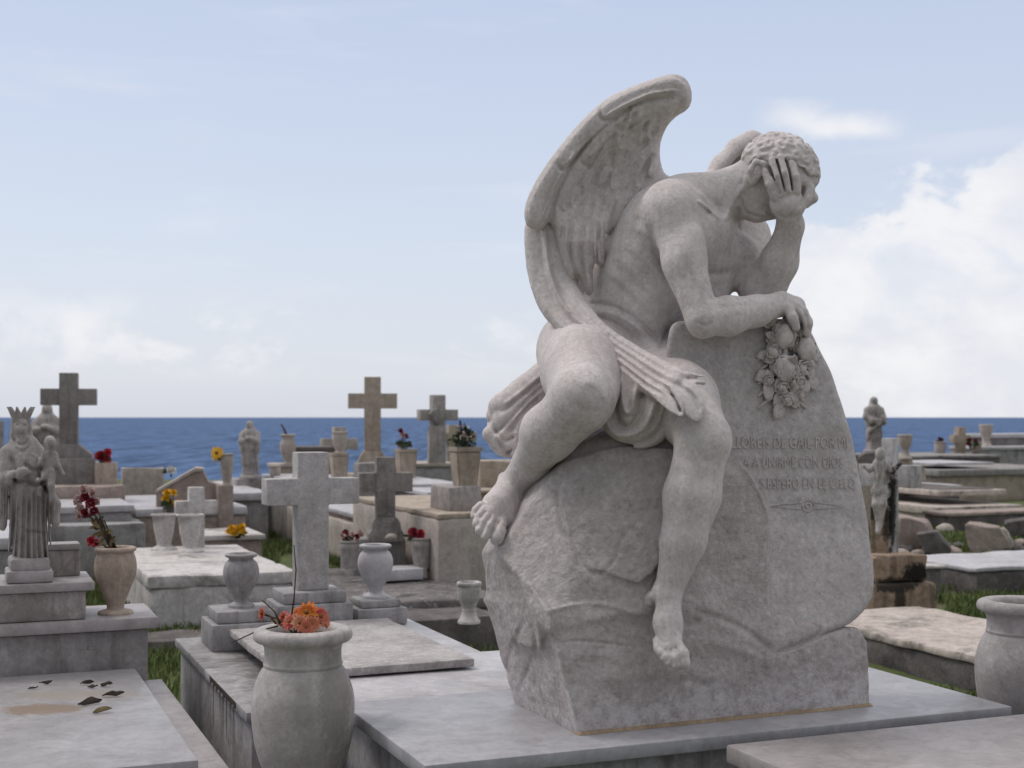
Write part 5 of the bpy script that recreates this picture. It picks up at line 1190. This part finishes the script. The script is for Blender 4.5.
urn_px('small white goblet shaped urn on the dark step left of the angel rock', 469, 623, 581, 9.3, P_GOBLET, M['white'])
pblock('dark stone kerb below the white painted tomb', 146, 300, 641, 9.4, .4, M['dark'], None, cat='kerb', name='stone_kerb', wear=.012)
pblock('narrow earthy stone strip at the foot of the grey tomb wall', 196, 222, 742, 5.2, .6, M['brownslab'], None, cat='kerb', name='stone_kerb') if False else None
# ================================================================ right side
def gtomb(label, e1a, e1b, e2a, e2b, z, mat, cap=.05, capmat=None, wear=0, over=.02, chip=0, cat='tomb', name='tomb', seed=5):
    t = tomb(label, cat, name, E((e1a + e1b) / 2, (e2a + e2b) / 2, 0))
    block('base', GRID, (e1a, e2a, -.03), (e1b, e2b, z - cap - .002), mat, t, .012, wear, .1, seed, chip=chip)
    block('cover_slab', GRID, (e1a - over, e2a - over, z - cap), (e1b + over, e2b + over, z), capmat or mat, t, .012, wear, .1, seed + 1, chip=chip); return t
gtomb('peeling cream topped old tomb behind the angel tomb, next to the right hand urn', 5.5, 6.55, 5.5, 8.2, .2, M['dark'], .05, M['cream'], .007, .02, .035)
fr = Frame(at(904, 606, 10.5), 14); s = 10.5 / F; fr.o[2] = 0
t = tomb('two stacked mould stained tan stone blocks under the crucifix', 'pedestal', 'block_pedestal', fr.o)
zz = lambda y: CAMZ - (y - HY) * s
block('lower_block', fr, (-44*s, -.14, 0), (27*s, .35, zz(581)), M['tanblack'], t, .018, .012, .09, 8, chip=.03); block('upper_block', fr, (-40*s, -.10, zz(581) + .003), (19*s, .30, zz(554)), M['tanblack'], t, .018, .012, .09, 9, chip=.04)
# crucifix seen three-quarter
c = at(890, 553, 10.6); t = thing('crucifix', 'pale marble cross with a blackened figure, turned away to the left, on tan blocks', 'crucifix', c); fr = Frame(c, -38)
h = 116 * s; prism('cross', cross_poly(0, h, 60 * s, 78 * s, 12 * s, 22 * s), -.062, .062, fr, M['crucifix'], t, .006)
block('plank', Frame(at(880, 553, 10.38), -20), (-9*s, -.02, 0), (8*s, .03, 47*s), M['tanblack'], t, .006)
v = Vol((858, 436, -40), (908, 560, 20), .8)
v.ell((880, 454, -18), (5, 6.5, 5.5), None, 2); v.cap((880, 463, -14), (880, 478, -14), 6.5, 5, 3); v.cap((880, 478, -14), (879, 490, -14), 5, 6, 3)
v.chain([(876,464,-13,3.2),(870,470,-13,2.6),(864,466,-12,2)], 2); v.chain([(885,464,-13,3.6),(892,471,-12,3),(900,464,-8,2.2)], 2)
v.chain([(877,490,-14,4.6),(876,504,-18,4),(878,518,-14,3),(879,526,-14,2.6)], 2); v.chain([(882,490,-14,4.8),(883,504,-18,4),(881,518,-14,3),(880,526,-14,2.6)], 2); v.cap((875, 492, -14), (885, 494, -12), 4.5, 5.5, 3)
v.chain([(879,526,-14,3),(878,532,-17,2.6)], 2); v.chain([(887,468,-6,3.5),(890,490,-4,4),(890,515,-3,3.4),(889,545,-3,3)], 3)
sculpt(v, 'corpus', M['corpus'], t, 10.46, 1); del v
gtomb('low tomb with a clean white marble top and dark sides behind the tan blocks', 8.47, 10.2, 9.79, 10.9, .24, M['dark'], .04, M['slab_white'], .008, .02)
pblock('little low white slab beside the tan blocks', 920, 942, 566, 12.0, .4, M['dark'], .03, capmat=M['white'])
def rock(label, pts, Y, mat, depth, name='broken_stone', seed=1, grounded=True):
    bm = bmesh.new(); r = np.random.default_rng(seed)
    for d in (0, depth):
        for x, y in pts: bm.verts.new(at(x + r.uniform(-1, 1) + d * 4, y - d * 5 + (5 if y > np.mean([p[1] for p in pts]) and grounded else 0), Y + d))
    bmesh.ops.convex_hull(bm, input=bm.verts[:]); bmesh.ops.delete(bm, geom=[v for v in bm.verts if not v.link_faces], context='VERTS')
    bmesh.ops.bevel(bm, geom=bm.edges[:], offset=.015, segments=1, affect='EDGES')
    bmesh.ops.subdivide_edges(bm, edges=bm.edges[:], cuts=2, use_grid_fill=True)
    P = np.array([v.co[:] for v in bm.verts]); N = np.stack([pnoise(P, .18, seed + i, 3) for i in range(3)], 1) * .015
    for v, p, n in zip(bm.verts, P, N): v.co = p + n
    o = obj_bm(name, bm, mat, None); auto_smooth(o, 35); return tag(o, label, 'stone')
rock('large broken pinkish slab tilted against rubble right of the crucifix', [(897,516),(912,520),(926,522),(931,533),(918,548),(900,552),(897,540)], 16, M['brownslab'], .5, seed=4)
rock('thin dark broken slab fragment lying below the tilted pinkish slab', [(915,534),(936,531),(952,544),(950,549),(925,549)], 15.6, M['dark'], .3, seed=5)
rock('big upright curved broken stone on the grass at the right', [(966,523),(998,527),(1006,536),(1011,544),(972,551),(968,545)], 15.9, M['brownslab'], .35, seed=6)
rock('curved pale rim piece lying against the big broken stone', [(1000,527),(1008,532),(1014,541),(1009,546),(1003,537)], 16.0, M['beige'], .25, seed=7)
rock('dark lump of rubble at the right edge beyond the grass', [(1003,522),(1024,519),(1030,530),(1012,534)], 17.8, M['dark'], .4, seed=8)
pblock('long low dark stone wall behind the broken stones', 948, 1060, 513, 19.4, .5, M['dark'], .05, capmat=M['brownslab'], cat='wall', name='low_wall', wear=.01)
t, _, _, _ = pblock('broad stepped sandy stone tomb with a dark inlaid top', 938, 1017, 507, 21, 3.6, M['beige'], .12, capmat=M['cream'], wear=.008, over=.05)
tt, f3, w3, z3 = pblock('', 939, 1007, 491, 21.4, 3.0, M['cream'], None, zb=z_ * 0 + .35, t=t, wear=.006)
block('inlaid_panel', f3, (.12, .15, z3 + .002), (w3 - .12, 2.8, z3 + .012), M['dark'], t, .004)
pblock('white marble slab tomb behind the crucifix', 908, 960, 486, 24, 2.5, M['dark'], .05, capmat=M['slab_white'])
pblock('big tan walled tomb with a sloping dark grey top at the right', 940, 1080, 470, 26, 3.5, M['tan'], .12, capmat=M['greystone'], over=.08)
pblock('round cornered white marble panel lying on the dark topped tomb', 938, 992, 463, 26.4, 1.6, M['tan'], .04, capmat=M['slab_white'], cat='slab', name='loose_slab', zb=.7)
pblock('long dark grey flat tomb behind the small tan cross', 912, 1000, 456, 30.5, 2.5, M['dark'], .06, capmat=M['greystone'])
pblock('tan stone block left behind the crucifix', 897, 913, 459, 24, .4, M['tan'], None, cat='block', name='stone_block')
planter('small tilted tan pot on the slab behind the crucifix', 917, 481, 467, 11, 14, 23.6, M['tan'])
urn_px('small pale urn on tan blocks behind the crucifix', 905, 459, 434, 24.1, P_GOBLET, M['beige'])
cross('small tan stone cross on the far right against the sea', 960, 457, 427, 0, 20, 439, 8, 0, 33, M['tan'])
urn_px('far pale urn with a dark plant, left of the small tan cross', 940, 458, 441, 33, P_FLARE, M['beige']); bunch('dark plant in the far pale urn', 940, 440, 33, 3, (3, 2), 2.5, ['stem', 'darkred'], leafy=8, name='dark_plant')
urn_px('far pinkish urn with red flowers, right of the small tan cross', 976, 458, 442, 32.5, P_FLARE, M['brownslab']); bunch('dark red flowers at the far pinkish urn', 972, 443, 32.3, 5, (4, 4), 3, ['darkred', 'stem'], leafy=4)
pblock('far grey tiered tomb wall with a white top at the right edge', 990, 1075, 434, 34.5, 1.2, M['greystone'], .1, capmat=M['slab_white'], over=.08)
pblock('far lower grey marble step at the right edge', 978, 1075, 447, 33, 1.0, M['greymarble'], .08, capmat=M['slab_white'])
urn_px('far pale urn on the grey tiered wall', 986, 447, 424, 34, P_GOBLET, M['beige'])
# far right statue on rocks
robed('weathered statue of a robed saint on a rock, right of the angel', 874, 452, 397, 20, 'cloak', M['statue'], turn=18)
rock('dark rocky base under the robed saint statue', [(856,458),(864,452),(884,452),(894,458),(896,470),(855,470)], 19.6, M['dark'], .6, 'rock_base', 9, False)
pblock('tan stone pedestal under the rocky base of the saint', 852, 893, 464, 19.3, 1.2, M['tan'], None, cat='pedestal', name='pedestal')
for i in range(14):
    x, y = ((906, 553), (918, 556), (930, 553), (941, 551), (950, 555), (899, 556), (958, 548), (986, 553), (1000, 550), (1014, 552), (1020, 545), (945, 531), (955, 527), (1008, 518))[i]
    Yr = 1360 * 1.6 / (y - HY); p = at(x, y, Yr); p[2] = .03; bV, bF = blob_VF(p, random.uniform(.07, .16), 60 + i, 7, .6)
    auto_smooth(tag(obj('rubble_stone', bV, bF, M[('dark', 'brownslab', 'beige')[i % 3]], None), 'small broken stone lying in the grass beyond the crucifix', 'stone', 'broken stones in the grass on the right'), 30)
# ================================================================ ground, sea
def sheet(name, xs, ys, zf, mat):
    X, Y = np.meshgrid(xs, ys, indexing='ij'); Z = zf(X, Y); V = np.stack([X, Y, Z], -1).reshape(-1, 3); n = len(ys)
    q = np.array([[i*n + j, (i + 1)*n + j, (i + 1)*n + j + 1, i*n + j + 1] for i in range(len(xs) - 1) for j in range(n - 1)]); o = obj(name, V, q, mat, None); o['kind'] = 'structure'; return o
m, nt, b = mat_new('grassy_ground'); tc = nd(nt, 'ShaderNodeTexCoord'); v_ = tc.outputs['Object']
g_ = mixc(nt, ramp(nt, noise(nt, v_, 9, 6), .35, .65), (.075, .11, .03), (.12, .15, .045)); d_ = mixc(nt, ramp(nt, noise(nt, v_, 14, 6), .35, .65), (.085, .065, .05), (.16, .13, .10))
nt.links.new(mixc(nt, ramp(nt, noise(nt, v_, 1.3, 6, .65), .36, .5), d_, g_), b.inputs['Base Color']); b.inputs['Roughness'].default_value = .95
bp = nd(nt, 'ShaderNodeBump', Strength=.8, Distance=.04); nt.links.new(noise(nt, v_, 30, 5, .7), bp.inputs['Height']); nt.links.new(bp.outputs[0], b.inputs['Normal']); M['ground'] = m
def gz(X, Y):
    P = np.stack([X.ravel(), Y.ravel(), 0 * X.ravel()], 1); n = pnoise(P, 1.4, 3, 3).reshape(X.shape) * .03 - .03
    return n - 17 * np.clip((np.hypot(X * .6, Y) - 36) / 22, 0, 1.4) ** 1.3
sheet('ground', np.concatenate([np.linspace(-90, -16, 30), np.linspace(-15, 15, 150), np.linspace(16, 90, 30)]), np.concatenate([np.linspace(-60, 1, 20), np.linspace(1.5, 20, 110), np.linspace(20.5, 75, 70)]), gz, M['ground'])
m, nt, b = mat_new('open_sea'); tc = nd(nt, 'ShaderNodeTexCoord'); v_ = tc.outputs['Object']
w1 = noise(nt, mapping(nt, v_, (1, .13, 1)), .16, 10, .68, .3); w2 = noise(nt, mapping(nt, v_, (1, .25, 1), (9, 3, 0)), .008, 6, .6)
base = mixc(nt, ramp(nt, w1, .41, .59), (.010, .038, .105), (.10, .19, .37)); base = mixc(nt, mixc(nt, .5, ramp(nt, w2, .35, .65), (0, 0, 0)), base, (.05, .105, .25))
cap_ = ramp(nt, noise(nt, mapping(nt, v_, (1, .2, 1), (2, 7, 0)), .14, 8, .75, .5), .64, .70); base = mixc(nt, cap_, base, (.25, .31, .45)); nt.links.new(base, b.inputs['Base Color'])
b.inputs['Roughness'].default_value = .55; b.inputs['Specular IOR Level'].default_value = .12; b.inputs['IOR'].default_value = 1.33
bp = nd(nt, 'ShaderNodeBump', Strength=.7, Distance=4.0); nt.links.new(w1, bp.inputs['Height']); nt.links.new(bp.outputs[0], b.inputs['Normal']); M['sea'] = m
sheet('sea', np.array([-30000., -3000, -300, 0, 300, 3000, 30000]), np.array([-200., 0, 30, 100, 400, 2000, 8000, 50000]), lambda X, Y: X * 0 - 16.0, M['sea'])
# grass tufts, only on open ground
gm, nt, b = mat_new('grass_blades'); oi = nd(nt, 'ShaderNodeTexCoord'); nt.links.new(mixc(nt, ramp(nt, noise(nt, oi.outputs['Object'], 5, 4), .3, .7), (.07, .115, .025), (.15, .18, .05)), b.inputs['Base Color']); b.inputs['Roughness'].default_value = .7; M['blade'] = gm
def grass(regions, n_per):
    Ps = []
    for (x0, x1, y0, y1) in regions:
        n = int(n_per * (x1 - x0) * (y1 - y0)); Ps.append(np.stack([RNG.uniform(x0, x1, n), RNG.uniform(y0, y1, n), np.zeros(n)], 1))
    P = np.concatenate(Ps); keep = pnoise(P, .8, 3, 2) > -.35; P = P[keep]; n = len(P); a = RNG.uniform(0, 6.28, n); h = RNG.uniform(.03, .085, n); w = RNG.uniform(.004, .008, n); ln = RNG.uniform(.01, .06, n); la = RNG.uniform(0, 6.28, n)
    P[:, 2] = -.03; sx, sy = np.cos(a) * w, np.sin(a) * w
    A = P - np.stack([sx, sy, 0 * sx], 1); B = P + np.stack([sx, sy, 0 * sx], 1); m1 = P + np.stack([np.cos(la) * ln * .4, np.sin(la) * ln * .4, h * .65 + .03], 1); T = P + np.stack([np.cos(la) * ln, np.sin(la) * ln, h + .03], 1); s2 = np.stack([sx, sy, 0 * sx], 1) * .7
    V = np.stack([A, B, m1 + s2, m1 - s2, T, T + s2 * .1], 1).reshape(-1, 3); k = np.arange(n)[:, None] * 6
    Q = np.concatenate([k + np.array([[0, 1, 2, 3]]), k + np.array([[3, 2, 5, 4]])]); o = obj('grass', V, Q, M['blade'], None); o['kind'] = 'stuff'; o['label'] = 'short green grass between the graves'; return o
grass([(-4.6, -2.6, 6.6, 13.6), (-2.6, -1.2, 6.6, 15.0), (-1.5, -.7, 3.6, 8.0), (-.8, .4, 6.8, 9.4), (-3.6, -1.5, 9.8, 19.0), (1.6, 3.6, 5.3, 9.6), (2.2, 6.2, 7.4, 15.0), (4.2, 9.5, 13.0, 20.5)], 900)
grass([(-1.2, 4.4, 9.6, 21.0), (-9.0, -4.6, 9.0, 20.0)], 350)
# ================================================================ camera, light, sky
cam = bpy.data.cameras.new('camera'); co = bpy.data.objects.new('camera', cam); COL.objects.link(co)
co.location = (0, 0, CAMZ); co.rotation_euler = (math.pi / 2, 0, 0)
cam.sensor_width = 36; cam.lens = 36 * F / 1024; cam.shift_y = (HY - 384) / 1024; cam.clip_end = 60000; cam.clip_start = .05
cam.dof.use_dof = True; cam.dof.focus_distance = 4.0; cam.dof.aperture_fstop = 5.6
SC.camera = co
SUN_EL, SUN_AZ = 55, -70      # sun azimuth measured from the view direction towards the right
sun = bpy.data.lights.new('sun', 'SUN'); so = bpy.data.objects.new('sun', sun); COL.objects.link(so)
sun.energy = 1.1; sun.angle = math.radians(16); sun.color = (1, .955, .90)
sd = Vector((math.sin(math.radians(SUN_AZ)) * math.cos(math.radians(SUN_EL)), math.cos(math.radians(SUN_AZ)) * math.cos(math.radians(SUN_EL)), math.sin(math.radians(SUN_EL))))
so.rotation_euler = sd.to_track_quat('Z', 'Y').to_euler()
w = bpy.data.worlds.new('World'); SC.world = w; w.use_nodes = True; nt = w.node_tree; nt.nodes.clear(); L = nt.links
out = nd(nt, 'ShaderNodeOutputWorld'); bg = nd(nt, 'ShaderNodeBackground', Strength=.1); L.new(bg.outputs[0], out.inputs[0])
sky = nd(nt, 'ShaderNodeTexSky', sky_type='NISHITA'); sky.sun_disc = False; sky.sun_elevation = math.radians(SUN_EL); sky.sun_rotation = math.radians(SUN_AZ); sky.dust_density = 2.0
tc = nd(nt, 'ShaderNodeTexCoord'); sep = nd(nt, 'ShaderNodeSeparateXYZ'); L.new(tc.outputs['Generated'], sep.inputs[0])
r = nd(nt, 'ShaderNodeValToRGB'); e = r.color_ramp.elements
stops = [(0.0, (.73, .76, .845)), (.03, (.765, .80, .88)), (.12, (.70, .765, .89)), (.30, (.57, .655, .84)), (.55, (.92, .92, .93)), (1.0, (1.4, 1.37, 1.34))]
e[0].position, e[0].color = 0, (*stops[0][1], 1); e[1].position, e[1].color = 1, (*stops[-1][1], 1)
for p, c in stops[1:-1]: q = e.new(p); q.color = (*c, 1)
L.new(sep.outputs[2], r.inputs[0])
sc10 = nd(nt, 'ShaderNodeVectorMath', operation='SCALE'); sc10.inputs['Scale'].default_value = 10; L.new(r.outputs[0], sc10.inputs[0])
veil = mixc(nt, .82, sky.outputs[0], sc10.outputs[0])
# cumulus bank low on the right, faint puffs low on the left
def mathn(op, a, b=None, clamp=False):
    m = nd(nt, 'ShaderNodeMath', operation=op); m.use_clamp = clamp
    for i, x in enumerate((a, b)):
        if x is None: continue
        if isinstance(x, (int, float)): m.inputs[i].default_value = x
        else: L.new(x, m.inputs[i])
    return m.outputs[0]
def mapr(x, a, b, c=0, d=1):
    m = nd(nt, 'ShaderNodeMapRange', interpolation_type='SMOOTHSTEP'); L.new(x, m.inputs[0])
    for i, k in enumerate((a, b, c, d)): m.inputs[i + 1].default_value = k
    return m.outputs[0]
vec = mapping(nt, tc.outputs['Generated'], (1, 1, 1.5), (3.1, .4, .2))
n1 = noise(nt, vec, 9, 9, .58, .25); n2 = noise(nt, vec, 30, 7, .62)
cl = mathn('ADD', mathn('MULTIPLY', n1, .8), mathn('MULTIPLY', n2, .2))
az = nd(nt, 'ShaderNodeMath', operation='ARCTAN2'); L.new(sep.outputs[0], az.inputs[0]); L.new(sep.outputs[1], az.inputs[1])
top = mathn('ADD', mapr(az.outputs[0], .09, .21, .03, .148), mapr(az.outputs[0], .30, .37, 0, .06))                                   # height of the bank
m1 = mapr(mathn('SUBTRACT', mathn('ADD', top, mathn('MULTIPLY', mathn('SUBTRACT', cl, .5), .24)), sep.outputs[2]), -.003, .014)
m1 = mathn('MULTIPLY', mathn('MULTIPLY', m1, mapr(az.outputs[0], .04, .24)), mapr(cl, .40, .54, .5, 1))
m2 = mathn('MULTIPLY', mapr(cl, .46, .60), mathn('MULTIPLY', mapr(sep.outputs[2], .02, .045), mapr(sep.outputs[2], .10, .06)))
m2 = mathn('MULTIPLY', m2, .75)
wz = noise(nt, mapping(nt, tc.outputs['Generated'], (1, 1, 7), (1.7, .2, 0)), 5, 6, .55, .3)
m3 = mathn('MULTIPLY', mapr(wz, .52, .74), .2)
wd = mathn('ADD', sep.outputs[2], mathn('MULTIPLY', mathn('SUBTRACT', n1, .5), .05))
m4 = mathn('MULTIPLY', mathn('MULTIPLY', mapr(wd, .196, .208), mapr(wd, .222, .208)), mathn('MULTIPLY', mapr(az.outputs[0], .17, .21), mapr(az.outputs[0], .29, .25)))
m3 = mathn('MAXIMUM', m3, mathn('MULTIPLY', m4, .8))
mask = mathn('MAXIMUM', mathn('MULTIPLY', m1, .85), mathn('MAXIMUM', m2, m3), True)
sh = noise(nt, mapping(nt, tc.outputs['Generated'], (1, 1, 1.4), (7, 1, 2)), 15, 8, .55, .1)
ccol = ramp(nt, sh, .36, .60, (7.7, 7.85, 8.4, 1), (9.0, 8.95, 9.05, 1))
# sky dimmed behind the camera, shaped to take light off the front faces
rear_dim = mapr(sep.outputs[1], -.55, .15, .58, 1.0)
fin = nd(nt, 'ShaderNodeVectorMath', operation='SCALE'); L.new(mixc(nt, mask, veil, ccol), fin.inputs[0]); L.new(rear_dim, fin.inputs['Scale'])
L.new(fin.outputs[0], bg.inputs[0])
vs = SC.view_settings; vs.view_transform = 'Standard'; vs.look = 'None'; vs.exposure = .06; vs.gamma = 1
SC.cycles.max_bounces = 6; SC.cycles.diffuse_bounces = 3; SC.cycles.use_denoising = True
